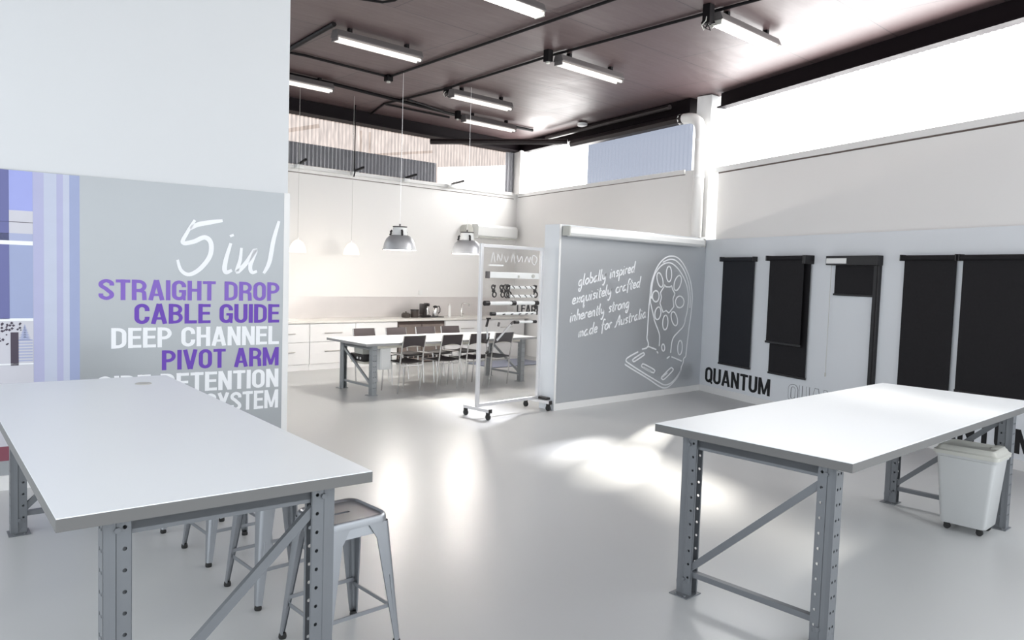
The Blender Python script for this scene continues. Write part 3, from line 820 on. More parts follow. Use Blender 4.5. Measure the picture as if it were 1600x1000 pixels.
def worktable(name, label, loc, rz, L, W, H, a=0.122, b=0.155, c=None, flip=False, group=None, th=0.045, paint='rack', band='edge'):
    t = thing(name, label, 'table', loc, rz, group)
    m = MB()
    m.box(0, L, 0, W, H - th, H - 0.003, 1)
    m.box(0.001, L - 0.001, 0.001, W - 0.001, H - 0.003, H, 0)
    m.build('tabletop', ['top', band], t)
    hh = H - th - 0.001
    c = b if c is None else c
    for x in (a, L - a):
        for y, s in ((b, 1), (W - c, -1)):
            lg = leg_meshes(hh - 0.006)
            lg.xform(lambda p: Vector((x + p.x, y + s * p.y - s * 0.044, p.z + 0.006)))
            o = lg.build('leg', paint, t, False, 0.0022)
            fp = MB().box(x - 0.085, x + 0.05, y - 0.06, y + 0.06, 0, 0.006, bev=0.0015)
            fp.cyl((x - 0.065, y - 0.03, 0.005), (x - 0.065, y - 0.03, 0.012), 0.008, 8)
            fp.cyl((x - 0.065, y + 0.03, 0.005), (x - 0.065, y + 0.03, 0.012), 0.008, 8)
            f = fp.build('foot_plate', paint, o)
            for zz in (0.09, hh - 0.05):
                MB().cyl((x - 0.046, y, zz), (x - 0.034, y, zz), 0.011, 6).build('bolt', paint, o)
        y0, y1 = b + 0.03, W - c - 0.03
        MB().box(x - 0.018, x + 0.018, y0, y1, hh - 0.06, hh - 0.025).box(x - 0.018, x - 0.014, y0, y1, hh - 0.075, hh - 0.025).build('top_rail', paint, t)
        MB().box(x - 0.018, x + 0.018, y0, y1, 0.105, 0.135).build('bottom_rail', paint, t)
        ya, yb = (y0, y1) if not flip else (y1, y0)
        MB().obox((x - 0.012, ya, hh - 0.10), (x - 0.012, yb, 0.155), 0.036, 0.024, up=(1, 0, 0)).build('diagonal_brace', paint, t)
    for y, s in ((b + 0.01, 1), (W - c - 0.01, -1)):
        MB().box(a + 0.04, L - a - 0.04, y - 0.02, y + 0.02, hh - 0.05, hh).build('long_beam', 'cream', t)
    return t

T1 = worktable('worktable', 'large white-topped worktable with grey legs at the lower left', (0.56 + 1.10 * math.cos(math.radians(-4.37)), 2.65 + 1.10 * math.sin(math.radians(-4.37)), 0),
               math.radians(90 - 4.37), 3.096, 1.10, 0.943, b=0.17, c=0.19)
# cable grommet in the far end of the left top (local frame of T1)
g = MB().lathe([(0.0, 0.004), (0.030, 0.006), (0.052, 0.005), (0.058, 0.0)], (0, 0, 0.943), 24)
g.xform(lambda p: Vector((2.74 + p.x * 0.9, 0.23 + p.y * 0.9, p.z)))
g.build('cable_grommet', 'lid_pl', T1, True)
T2 = worktable('worktable', 'large white-topped worktable with grey perforated legs in the right foreground', (3.46, 1.42, 0), math.radians(-0.47), 3.096, 1.10, 0.943, c=0.175)
MB().box(0.160, 0.166, 0.118, 0.140, 0.70, 0.897).box(0.10, 0.185, 0.085, 0.107, 0.872, 0.897).build('hanging_bracket', 'lid_pl', T2)
T3 = worktable('meeting_table', 'long white meeting table on grey perforated legs in front of the kitchen', (5.56, 8.83, 0), math.radians(-0.8), 3.2, 1.10, 0.735, a=0.20, b=0.15, flip=True, th=0.035, paint='rack_light', band='edge_light')

# ------------------------------------------------------------------ stools
def make_stool(label):
    t = thing('metal_stool', label, 'stool', (0, 0, 0), 0, 'silver metal stools beside the left worktable')
    SH = 0.625
    # seat: rounded square, softly dished, with a turned-down lip and a slot
    def rsq(r, z, rc, n=6):
        pts = []
        for cx, cy, a0 in ((r - rc, r - rc, 0), (-r + rc, r - rc, 90), (-r + rc, -r + rc, 180), (r - rc, -r + rc, 270)):
            for k in range(n + 1):
                a = math.radians(a0 + 90 * k / n)
                pts.append((cx + rc * math.cos(a), cy + rc * math.sin(a), z))
        return pts
    m = MB()
    slot = []
    n = 28
    rings = []
    # inner slot ring matched to 28 points
    base = rsq(0.10, SH - 0.012, 0.06)
    for x, y, z in base:
        a = math.atan2(y, x)
        sx = 0.040 * (1 if abs(math.cos(a)) > 0.5 else abs(math.cos(a)) / 0.5) * (1 if math.cos(a) > 0 else -1)
        sy = 0.011 * (1 if abs(math.sin(a)) > 0.3 else abs(math.sin(a)) / 0.3) * (1 if math.sin(a) > 0 else -1)
        slot.append((sx, sy, SH - 0.012))
    rings = [[(x, y, z - 0.012) for x, y, z in slot], slot, base, rsq(0.142, SH - 0.010, 0.05), rsq(0.147, SH - 0.003, 0.05), rsq(0.153, SH, 0.05),
             rsq(0.158, SH - 0.005, 0.05), rsq(0.161, SH - 0.016, 0.05), rsq(0.162, SH - 0.038, 0.05), rsq(0.156, SH - 0.038, 0.048), rsq(0.155, SH - 0.018, 0.048)]
    vs = [p for r in rings for p in r]
    fs = []
    for i in range(len(rings) - 1):
        for k in range(n):
            fs.append((i * n + k, i * n + (k + 1) % n, (i + 1) * n + (k + 1) % n, (i + 1) * n + k))
    m.add(vs, fs)
    m.build('seat', 'galv', t, True)
    m = MB()
    ring1, ring2, ring3 = rsq(0.152, SH - 0.036, 0.045), rsq(0.158, SH - 0.082, 0.045), rsq(0.155, SH - 0.082, 0.044)
    vs = ring1 + ring2 + ring3
    fs = []
    for i in range(2):
        for k in range(n):
            fs.append((i * n + k, i * n + (k + 1) % n, (i + 1) * n + (k + 1) % n, (i + 1) * n + k))
    m.add(vs, fs).build('apron', 'galv', t, True, 0.0015)
    TOPC, BOTC = 0.160, 0.205
    for sx in (-1, 1):
        for sy in (-1, 1):
            m = MB()
            vs = []
            prof_n = 0
            NS = 8
            for i in range(NS + 1):
                f = i / NS
                z = SH - 0.034 - f * (SH - 0.034 - 0.022)
                c = TOPC + (BOTC - TOPC) * f
                wid = 0.082 * (1 - f) + 0.030 * f
                if f < 0.1:
                    wid += 0.03 * (1 - f / 0.1)
                rc = 0.022 * (1 - f) + 0.012 * f
                pr = [(c - wid, c - 0.007), (c - wid, c), (c - rc, c)]
                for k in range(1, 4):
                    a = math.radians(90 - 22.5 * k)
                    pr.append((c - rc + rc * math.cos(a), c - rc + rc * math.sin(a)))
                pr += [(c, c - rc), (c, c - wid), (c - 0.007, c - wid)]
                prof_n = len(pr)
                vs += [(sx * x, sy * y, z) for x, y in pr]
            fs = []
            for i in range(NS):
                for k in range(prof_n - 1):
                    fs.append((i * prof_n + k, i * prof_n + k + 1, (i + 1) * prof_n + k + 1, (i + 1) * prof_n + k))
            m.add(vs, fs)
            lg = m.build('leg', 'galv', t, True, 0.0014)
            cf = BOTC - 0.014
            MB().lathe([(0.0, 0.0), (0.017, 0.0), (0.019, 0.008), (0.017, 0.024), (0.010, 0.026)], (sx * cf, sy * cf, 0), 14).build('rubber_foot', 'rubber', lg, True)
            # pressed rib on the outer face
            cr = TOPC + (BOTC - TOPC) * 0.55
            MB().tube([(sx * (cr - 0.020 - 0.012), sy * (cr - 0.004), 0.34), (sx * (cr + 0.008 - 0.02), sy * (cr + 0.008), 0.14)], 0.0035, 6).build('pressed_rib', 'galv', lg, True)
    z = 0.175
    c = TOPC + (BOTC - TOPC) * (1 - z / SH) - 0.012
    for (x0, y0, x1, y1) in ((-c, -c, c, -c), (c, -c, c, c), (c, c, -c, c), (-c, c, -c, -c)):
        dz = 0.02 if x0 != x1 else 0
        MB().obox((x0, y0, z + dz), (x1, y1, z + dz), 0.006, 0.018).build('stretcher', 'galv', t)
    c2 = 0.165
    MB().obox((-c2, -c2 + 0.01, SH - 0.11), (c2, c2 - 0.01, SH - 0.11), 0.004, 0.014).build('stretcher', 'galv', t)
    return t
s1 = make_stool('nearest silver stool, its whole seat showing beside the left worktable')
s1.location = (1.815, 3.065, 0)
dup(s1, (1.855, 3.80, 0), 0.0, 'second silver stool from the camera, seen under the left worktable')
dup(s1, (1.88, 4.51, 0), 0.0, 'third silver stool from the camera, seen under the left worktable')
dup(s1, (1.87, 5.24, 0), 0.0, 'farthest silver stool under the left worktable, only its feet showing')

# ------------------------------------------------------------------ bin on castors
bn = thing('wheeled_bin', 'milky white lidded plastic bin on black castors under the right worktable', 'bin', (6.17, 1.69, 0))
def rrect(hx, hy, rc, z, cx=0, cy=0, n=4):
    pts = []
    for ax, ay, a0 in ((hx - rc, hy - rc, 0), (-hx + rc, hy - rc, 90), (-hx + rc, -hy + rc, 180), (hx - rc, -hy + rc, 270)):
        for k in range(n + 1):
            a = math.radians(a0 + 90 * k / n)
            pts.append((cx + ax + rc * math.cos(a), cy + ay + rc * math.sin(a), z))
    return pts
def loft(rings, cap0=True, cap1=True):
    n = len(rings[0])
    vs = [p for r in rings for p in r]
    fs = []
    for i in range(len(rings) - 1):
        for k in range(n):
            fs.append((i * n + k, i * n + (k + 1) % n, (i + 1) * n + (k + 1) % n, (i + 1) * n + k))
    if cap0: fs.append(tuple(range(n))[::-1])
    if cap1: fs.append(tuple((len(rings) - 1) * n + k for k in range(n)))
    return MB().add(vs, fs)
loft([rrect(0.125, 0.145, 0.03, 0.052), rrect(0.130, 0.150, 0.03, 0.06), rrect(0.150, 0.190, 0.03, 0.535), rrect(0.160, 0.200, 0.03, 0.54), rrect(0.162, 0.202, 0.03, 0.565)]).build('body', 'bin_pl', bn, True)
loft([rrect(0.170, 0.210, 0.035, 0.558), rrect(0.172, 0.212, 0.035, 0.583), rrect(0.158, 0.196, 0.035, 0.592), rrect(0.150, 0.186, 0.035, 0.612), rrect(0.135, 0.168, 0.03, 0.622), rrect(0.12, 0.15, 0.03, 0.612)]).build('lid', 'lid_pl', bn, True)
MB().box(0.0, 0.15, -0.17, -0.11, 0.60, 0.625, bev=0.008).build('lid_handle', 'lid_pl', bn, True)
MB().cyl((-0.05, 0.205, 0.56), (-0.05, 0.225, 0.56), 0.012, 10).build('hinge_pin', 'rubber', bn)
for x in (-0.09, 0.09):
    for y in (-0.105, 0.105):
        c_ = MB().cyl((x - 0.011, y, 0.022), (x + 0.011, y, 0.022), 0.022, 16).box(x - 0.016, x + 0.016, y - 0.014, y + 0.02, 0.030, 0.054, bev=0.003)
        c_.build('castor', 'rubber', bn, True)
# ------------------------------------------------------------------ wheeled display rack
rk = thing('display_rack', 'aluminium display rack on castors with clear panel and blind fittings beside the dividing wall', 'display rack', (5.93, 6.93, 0), math.radians(2))
RL = 1.06
def vbar(x, z0, z1): return MB().box(x - 0.02, x + 0.02, -0.02, 0.02, z0, z1, bev=0.003)
vbar(0.0, 0.13, 2.10).build('post', 'alu', rk)
vbar(RL, 0.13, 2.10).build('post', 'alu', rk)
MB().box(0.02, RL - 0.02, -0.02, 0.02, 2.055, 2.095, bev=0.003).build('top_rail', 'alu', rk)
MB().box(0.02, RL - 0.02, -0.02, 0.02, 0.13, 0.17, bev=0.003).build('bottom_rail', 'alu', rk)
MB().box(0.02, RL - 0.02, -0.0035, 0.0035, 0.17, 2.055).build('clear_panel', 'acrylic', rk)
for x in (0.0, RL):
    MB().box(x - 0.022, x + 0.022, -0.23, 0.23, 0.09, 0.13, bev=0.004).build('base_bar', 'alu', rk)
    for y in (-0.2, 0.2):
        c_ = MB().cyl((x - 0.012, y, 0.036), (x + 0.012, y, 0.036), 0.036, 18).box(x - 0.017, x + 0.017, y - 0.02, y + 0.025, 0.05, 0.092, bev=0.004)
        c_.build('castor', 'rubber', rk, True)
    MB().box(x - 0.024, x + 0.024, -0.245, -0.228, 0.086, 0.134, bev=0.004).build('end_cap', 'black', rk)
MB().box(RL - 0.0, RL + 0.08, -0.17, 0.02, 0.135, 0.165, bev=0.008).build('counterweight', 'black', rk)
MB().box(0.11, 0.98, -0.04, -0.004, 1.69, 1.765, bev=0.006).build('white_head_rail', 'white_pl', rk)
MB().box(0.065, 0.11, -0.045, -0.004, 1.685, 1.77, bev=0.004).build('grey_end_plate', 'batten', rk)
MB().box(0.12, 0.36, -0.012, -0.004, 1.835, 1.855, bev=0.002).build('white_label_strip', 'white_pl', rk)
MB().box(0.588, 0.612, -0.048, -0.04, 1.70, 1.73).build('chain_guide', 'lid_pl', rk)
MB().cyl((0.86, -0.052, 1.725), (0.86, -0.038, 1.725), 0.024, 14).build('chain_guide', 'lid_pl', rk)
# black chain-drive brackets: figure-eight plates
def drive(x, z, s=1.0):
    m = MB()
    for dz, r in ((0.045, 0.026), (-0.045, 0.030)):
        ring = [(x + (r * math.cos(a)) * s - dz * 0.25, -0.022, z + dz + r * math.sin(a) * s) for a in [i * math.pi / 8 for i in range(16)]]
        m.tube(ring, 0.009, 8, closed=True)
    m.box(x - 0.02, x + 0.02, -0.03, -0.006, z - 0.018, z + 0.018, bev=0.004)
    m.box(x - 0.005, x + 0.028, -0.03, -0.006, z + 0.05, z + 0.075, bev=0.004)
    return m
for x, s in ((0.20, 1.0), (0.34, 1.0), (0.41, 1.25), (0.45, 1.25), (0.93, 1.1)):
    drive(x, 1.535, s).build('chain_drive', 'black', rk, True)
for z in (1.58, 1.47):
    MB().cyl((0.47, -0.025, z), (0.90, -0.025, z), 0.019, 14).build('sample_tube', 'white_pl', rk, True)
    m = MB()
    for x in (0.52, 0.63, 0.74, 0.84):
        m.obox((x - 0.018, -0.040, z + 0.016), (x + 0.018, -0.040, z - 0.012), 0.010, 0.010)
    m.build('spiral_marking', 'black', rk)
def roller(x0, x1, z, r, caps, strip=()):
    MB().cyl((x0, -0.03, z), (x1, -0.03, z), r, 18).build('roller_tube', 'white_pl', rk, True)
    for x in caps:
        MB().cyl((x - 0.035, -0.03, z), (x + 0.035, -0.03, z), r * 1.3, 18).box(x - 0.03, x + 0.03, -0.03, -0.003, z - r * 1.2, z + r * 1.2, bev=0.004).build('tube_bracket', 'black', rk, True)
    for x in strip:
        MB().obox((x - 0.02, -0.03 - r, z - r * 0.5), (x + 0.02, -0.03 - r, z - r * 0.2), 0.008, 0.012).build('small_clip', 'black', rk)
roller(0.07, 0.94, 1.385, 0.024, (0.08, 0.53, 0.94))
roller(0.17, 0.94, 1.255, 0.018, (0.19,), (0.36, 0.50, 0.64, 0.76, 0.86))
roller(0.57, 0.92, 1.145, 0.016, (0.60, 0.92))
drive(0.95, 1.335, 0.8).build('chain_drive', 'black', rk, True)
# folding arms at the lower left
MB().obox((0.27, -0.03, 0.93), (0.50, -0.03, 1.12), 0.012, 0.022).build('pivot_arm', 'alu', rk)
MB().obox((0.10, -0.03, 1.10), (0.12, -0.03, 0.86), 0.014, 0.02).build('pivot_arm', 'alu', rk)
for p0, p1 in (((0.09, 1.20), (0.15, 1.20)), ((0.085, 1.10), (0.115, 1.19)), ((0.09, 0.90), (0.13, 0.98)), ((0.09, 0.78), (0.13, 0.80))):
    MB().obox((p0[0], -0.03, p0[1]), (p1[0], -0.03, p1[1]), 0.02, 0.02).build('arm_joint', 'black', rk)
for p0, p1 in (((0.285, 1.10), (0.30, 1.15)), ((0.50, 1.12), (0.54, 1.15))):
    MB().obox((p0[0], -0.03, p0[1]), (p1[0], -0.03, p1[1]), 0.02, 0.02).build('arm_joint', 'batten', rk)
# faint white strokes printed on the clear panel
m = MB()
for pts in ([(0.16, 1.88), (0.19, 2.0), (0.22, 1.88)], [(0.26, 1.9), (0.27, 1.98), (0.32, 1.9), (0.34, 1.99)], [(0.38, 1.96), (0.41, 1.89), (0.45, 1.96)], [(0.50, 1.89), (0.53, 1.99), (0.57, 1.88)],
            [(0.60, 1.98), (0.63, 1.9), (0.68, 1.97), (0.70, 1.9)], [(0.74, 1.9), (0.78, 1.97), (0.82, 1.9), (0.84, 1.97)], [(0.95, 1.97), (0.89, 1.99), (0.87, 1.92), (0.92, 1.87), (0.96, 1.93), (0.95, 1.97)]):
    ribbon(m, smooth_line(pts, 4), 0.008, 0.001)
m.xform(lambda p: p + Vector((0, -0.004, 0))).build('faint_white_print', 'white_ink', rk)

# ------------------------------------------------------------------ meeting chairs
def make_chair(label):
    t = thing('dining_chair', label, 'chair', (0, 0, 0), 0, 'black sling chairs around the meeting table')
    w = 0.19
    # local: sitter faces +y
    for s in (-1, 1):
        MB().tube([(s * w, -0.16, 0.0), (s * w, -0.19, 0.22), (s * w, -0.205, 0.44), (s * w, -0.24, 0.64), (s * w, -0.285, 0.83)], 0.0105, 10).build('rear_leg', 'chrome', t, True)
        MB().tube([(s * w, 0.25, 0.0), (s * w, 0.225, 0.25), (s * w, 0.205, 0.44)], 0.0105, 10).build('front_leg', 'chrome', t, True)
        MB().cyl((s * w, -0.205, 0.44), (s * w, 0.215, 0.45), 0.0105, 10).build('seat_rail', 'chrome', t, True)
    MB().cyl((-w, 0.19, 0.425), (w, 0.19, 0.425), 0.009, 8).build('cross_bar', 'chrome', t, True)
    MB().cyl((-w, -0.20, 0.40), (w, -0.20, 0.40), 0.009, 8).build('cross_bar', 'chrome', t, True)
    vs, fs = [], []
    N = 8
    for j in range(N + 1):
        y = -0.19 + 0.41 * j / N
        for i in range(N + 1):
            x = -w + 2 * w * i / N
            sag = 0.022 * (1 - (x / w) ** 2)
            vs.append((x, y, 0.462 - sag))
    for j in range(N):
        for i in range(N):
            a = j * (N + 1) + i
            fs.append((a, a + 1, a + N + 2, a + N + 1))
    MB().add(vs, fs).build('seat', 'sling', t, True, 0.012)
    vs, fs = [], []
    for j in range(N + 1):
        f = j / N
        for i in range(N + 1):
            x = -w + 2 * w * i / N
            u = 1 - (x / w) ** 2
            z = 0.655 + 0.175 * f + 0.035 * u * (1 - f) * (1 if f < 1 else 0)
            y = -0.243 - 0.042 * f - 0.018 * u
            vs.append((x, y, z))
    for j in range(N):
        for i in range(N):
            a = j * (N + 1) + i
            fs.append((a, a + 1, a + N + 2, a + N + 1))
    MB().add(vs, fs).build('backrest', 'sling', t, True, 0.010)
    return t
ch = make_chair('nearest-left black sling chair on the camera side of the white meeting table')
ch.location = (6.30, 9.03, 0)
for x, lab in ((6.96, 'second black chair from the left on the camera side of the meeting table'),
               (7.48, 'third black chair from the left on the camera side, half behind the rack post'),
               (7.98, 'rightmost black chair on the camera side, seen through the clear rack panel')):
    dup(ch, (x, 9.0, 0), 0.0, lab)
for x, lab in ((6.33, 'leftmost black chair on the kitchen side of the meeting table, only its back top showing'),
               (6.92, 'second black chair from the left on the kitchen side, before the left fridge door'),
               (7.50, 'third black chair from the left on the kitchen side, before the right fridge door'),
               (8.02, 'rightmost black chair on the kitchen side of the meeting table, left of the rack post')):
    dup(ch, (x, 9.86, 0), math.pi, lab)
# white cabinet hung under the near end of the table, with a black power unit
uc = thing('white_box_unit', 'white box hanging under the near end of the meeting table', 'storage box', (5.99, 9.14, 0.0))
MB().box(-0.09, 0.09, -0.13, 0.0, 0.34, 0.645, bev=0.006).build('body', 'white_pl', uc)
MB().box(-0.075, 0.075, -0.136, -0.13, 0.36, 0.62, bev=0.002).build('front_panel', 'white_pl', uc)
pu = thing('power_unit', 'black power unit with white sockets on a beige tray under the meeting table', 'power unit', (5.83, 9.45, 0.40))
MB().box(-0.05, 0.07, -0.19, 0.17, 0.035, 0.135, bev=0.012).build('housing', 'black', pu, True)
for yy in (-0.04, -0.12):
    MB().cyl((-0.055, yy, 0.08), (-0.049, yy, 0.08), 0.017, 12).build('socket', 'white_pl', pu)
MB().box(-0.04, 0.08, -0.20, 0.15, 0.0, 0.033, bev=0.004).build('tray', 'cream', pu)
MB().box(-0.04, 0.08, -0.16, 0.05, 0.137, 0.285, bev=0.004).build('hanging_plate', 'lid_pl', pu)

# ------------------------------------------------------------------ kitchen run
KF, KW = 11.72, 12.355
def drawer_unit(label, x0, x1, handles=True):
    t = thing('drawer_unit', label, 'cabinet', (x0, KF, 0), 0, 'white kitchen base units')
    w = x1 - x0
    MB().box(0.002, w - 0.002, 0.02, KW - KF - 0.002, 0.0, 0.795).build('carcass', 'cab', t)
    MB().box(0.002, w - 0.002, 0.012, 0.02, 0.0, 0.10).build('kickboard', 'cab', t)
    for z0, z1 in ((0.105, 0.475), (0.482, 0.785)):
        d = MB().box(0.005, w - 0.005, 0.0, 0.019, z0, z1, bev=0.002).build('drawer', 'cab', t)
        if handles:
            hz = z1 - 0.16
            cx = w * 0.5
            MB().box(cx - 0.17, cx + 0.17, -0.028, -0.020, hz, hz + 0.012, bev=0.002).box(cx - 0.16, cx - 0.15, -0.022, 0.0, hz, hz + 0.012).box(cx + 0.15, cx + 0.16, -0.022, 0.0, hz, hz + 0.012).build('handle', 'steel', d)
    return t
drawer_unit('white drawer unit of the kitchen run, at the edge of the left wall', 5.38, 6.26)
drawer_unit('white drawer unit with two bar handles, second from the left in the kitchen', 6.26, 7.15)
drawer_unit('plain white base unit left of the stainless fridges', 7.15, 8.04, False)
drawer_unit('white base unit under the sink tap, right of the fridges', 9.16, 10.25)
drawer_unit('white base unit at the far right end of the kitchen run', 10.25, 11.30)
fr = thing('bar_fridge', 'stainless two-door bar fridge set under the worktop', 'fridge', (8.04, KF, 0))
MB().box(0.01, 1.11, 0.03, 0.60, 0.0, 0.79).build('body', 'fr_body', fr)
for x0, x1 in ((0.03, 0.545), (0.56, 1.08)):
    d = MB().box(x0, x1, 0.0, 0.029, 0.16, 0.735, bev=0.004).build('door', 'fr_door', fr)
    MB().box(x0 + 0.035, x1 - 0.035, -0.004, 0.0, 0.20, 0.70, bev=0.002).build('door_panel', 'fr_door', d)
MB().box(0.03, 1.08, 0.005, 0.029, 0.02, 0.15, bev=0.003).build('plinth', 'fr_door', fr)
m = MB()
for k in range(9):
    x = 0.05 + k * 0.115
    m.box(x, x + 0.085, 0.0, 0.006, 0.10, 0.135)
m.build('vent_slots', 'black', fr)
wt = MB().box(5.2, 11.40, KF - 0.02, KW, 0.80, 0.84, bev=0.003).build('worktop', 'bench')
tag(wt, 'long pale kitchen worktop along the back wall', 'worktop')
sp = MB().box(5.0, 11.35, 12.345, 12.358, 0.842, 1.23).build('splashback', 'splash')
tag(sp, 'brushed steel splashback behind the kitchen worktop', 'splashback')
# mugs and jars
jar = thing('jar', 'squat round dark jar, leftmost on the kitchen worktop', 'jar', (8.47, 12.08, 0.8405))
MB().lathe([(0, 0), (0.075, 0), (0.085, 0.02), (0.085, 0.07), (0.06, 0.095), (0.0, 0.10)], (0, 0, 0), 20).build('body', 'ceramic', jar, True)
MB().lathe([(0, 0.10), (0.016, 0.10), (0.018, 0.115), (0, 0.12)], (0, 0, 0), 12).build('lid_knob', 'ceramic', jar, True)
cn = thing('canister', 'straight-sided dark canister between the jar and coffee plunger', 'canister', (8.66, 12.06, 0.8405))
MB().lathe([(0, 0), (0.075, 0), (0.078, 0.01), (0.078, 0.135), (0.0, 0.135)], (0, 0, 0), 20).build('body', 'ceramic', cn, True)
MB().lathe([(0.0, 0.136), (0.083, 0.136), (0.083, 0.158), (0.0, 0.162)], (0, 0, 0), 20).build('lid', 'black', cn, True)
tr = tag(MB().box(8.80, 9.30, 11.95, 12.17, 0.8405, 0.856, bev=0.005).build('serving_tray', 'black'), 'flat black tray under the coffee pots', 'tray')
cm = thing('coffee_maker', 'black and steel coffee maker on the black tray', 'coffee maker', (8.91, 12.07, 0.857))
MB().box(-0.08, 0.10, -0.08, 0.08, 0.0, 0.03, bev=0.01).box(-0.08, -0.0, -0.08, 0.08, 0.03, 0.25, bev=0.012).build('body', 'black', cm, True)
MB().lathe([(0, 0.20), (0.06, 0.20), (0.065, 0.24), (0.05, 0.262), (0, 0.265)], (0.04, 0, 0), 18).build('brew_head', 'black', cm, True)
MB().lathe([(0, 0.032), (0.05, 0.032), (0.055, 0.08), (0.04, 0.16), (0, 0.17)], (0.05, 0, 0), 18).build('jug', 'chrome', cm, True)
kt = thing('coffee_pot', 'clear steel-banded coffee pot with a curved black handle', 'coffee pot', (9.16, 12.06, 0.857))
MB().lathe([(0, 0.0), (0.06, 0.0), (0.066, 0.03), (0.060, 0.12), (0.045, 0.17), (0, 0.172)], (0, 0, 0), 20).build('body', 'chrome', kt, True)
MB().lathe([(0, 0.172), (0.045, 0.172), (0.047, 0.20), (0.02, 0.215), (0, 0.217)], (0, 0, 0), 18).build('lid', 'black', kt, True)
MB().tube([(0.045, 0, 0.195), (0.09, 0, 0.20), (0.118, 0, 0.15), (0.115, 0, 0.09), (0.065, 0, 0.04)], 0.010, 10).build('handle', 'black', kt, True)
tp = thing('sink_tap', 'tall square-necked steel tap on the worktop left of the rack', 'tap', (9.86, 12.1, 0.8405))
MB().tube([(0, 0, 0), (0, 0, 0.25), (0.01, 0, 0.262), (0.19, 0, 0.262), (0.20, 0, 0.25), (0.20, 0, 0.20)], 0.011, 10).build('spout', 'chrome', tp, True)
MB().cyl((0, 0, 0), (0, 0, 0.02), 0.026, 16).box(0.0, 0.06, -0.006, 0.006, 0.05, 0.062, bev=0.002).build('base', 'chrome', tp, True)
tag(MB().box(8.96, 9.04, 12.345, 12.3595, 1.27, 1.36, bev=0.003).build('power_outlet', 'white_pl'), 'small white wall outlet above the splashback', 'outlet')
tag(MB().cyl((9.55, 12.1, 0.8405), (9.55, 12.1, 1.06), 0.030, 16).cyl((9.55, 12.1, 1.06), (9.55, 12.1, 1.10), 0.012, 12).build('soap_bottle', 'white_pl', None, True), 'pale upright bottle on the worktop left of the tap', 'bottle')
rug = loft([rrect(0.72, 0.42, 0.03, 0.0), rrect(0.74, 0.44, 0.03, 0.012), rrect(0.70, 0.40, 0.03, 0.022)]).build('floor_mat', 'rug', None, True)
rug.location = (10.02, 10.85, 0.0)
tag(rug, 'blue-grey floor mat beyond the meeting table, seen through the rack', 'mat')

# air conditioner and round fitting on the back wall
ac = thing('air_conditioner', 'white wall-mounted air conditioner near the far corner', 'air conditioner', (10.80, 12.36, 2.47))
prof = [(0, 0), (-0.14, 0.0), (-0.20, 0.06), (-0.205, 0.24), (-0.17, 0.29), (0, 0.29)]
n = len(prof)
MB().add([(-0.50, y, z) for y, z in prof] + [(0.62, y, z) for y, z in prof], [tuple(range(n)), tuple(range(n, 2 * n))[::-1]] + [(i, (i + 1) % n, n + (i + 1) % n, n + i) for i in range(n)]).build('housing', 'white_pl', ac)
MB().box(-0.46, 0.58, -0.20, -0.15, 0.008, 0.03, bev=0.003).build('air_vane', 'lid_pl', ac)
tag(MB().cyl((10.08, 12.36, 2.62), (10.08, 12.20, 2.62), 0.12, 28).cyl((10.08, 12.20, 2.62), (10.08, 12.185, 2.62), 0.10, 28).build('wall_fan', 'lid_pl', None, True), 'small round off-white fitting left of the air conditioner', 'wall fitting')

# grey corrugated strips above the kitchen; the long one stands in for an outside silhouette
def strip(name, x0, x1, z0, z1, label):
    vs, fs = [], []
    n = int((x1 - x0) / 0.076 * 6)
    for i in range(n + 1):
        x = x0 + (x1 - x0) * i / n
        y = 12.335 + 0.012 * math.sin(2 * math.pi * (x - x0) / 0.076)
        vs += [(x, y, z0), (x, y, z1)]
    for i in range(n):
        fs.append((2 * i, 2 * i + 2, 2 * i + 3, 2 * i + 1))
    return tag(MB().add(vs, fs).build(name, 'corr_dark', None, True, 0.001), label, 'corrugated sheet')
strip('corrugated_sheet', 4.4, 9.30, 3.52, 3.90, 'long dark grey strip above the kitchen wall, standing in for an outside silhouette')
strip('corrugated_sheet', 11.16, 11.42, 3.52, 4.37, 'narrow upright grey corrugated piece in the far corner')

# roof timbers outside, seen through the beige sheet
ext = MB().obox((5.6, 12.9, 3.95), (7.0, 12.9, 4.35), 0.05, 0.07).obox((7.3, 12.9, 3.82), (9.6, 12.9, 4.22), 0.05, 0.05).obox((7.9, 12.9, 3.5), (7.9, 12.9, 4.4), 0.03, 0.03).obox((8.1, 12.9, 3.5), (8.1, 12.9, 4.4), 0.03, 0.03)
tag(ext.build('outside_roof_frame', 'beam'), 'roof bars outside, showing faintly through the beige corrugated sheet', 'roof frame')

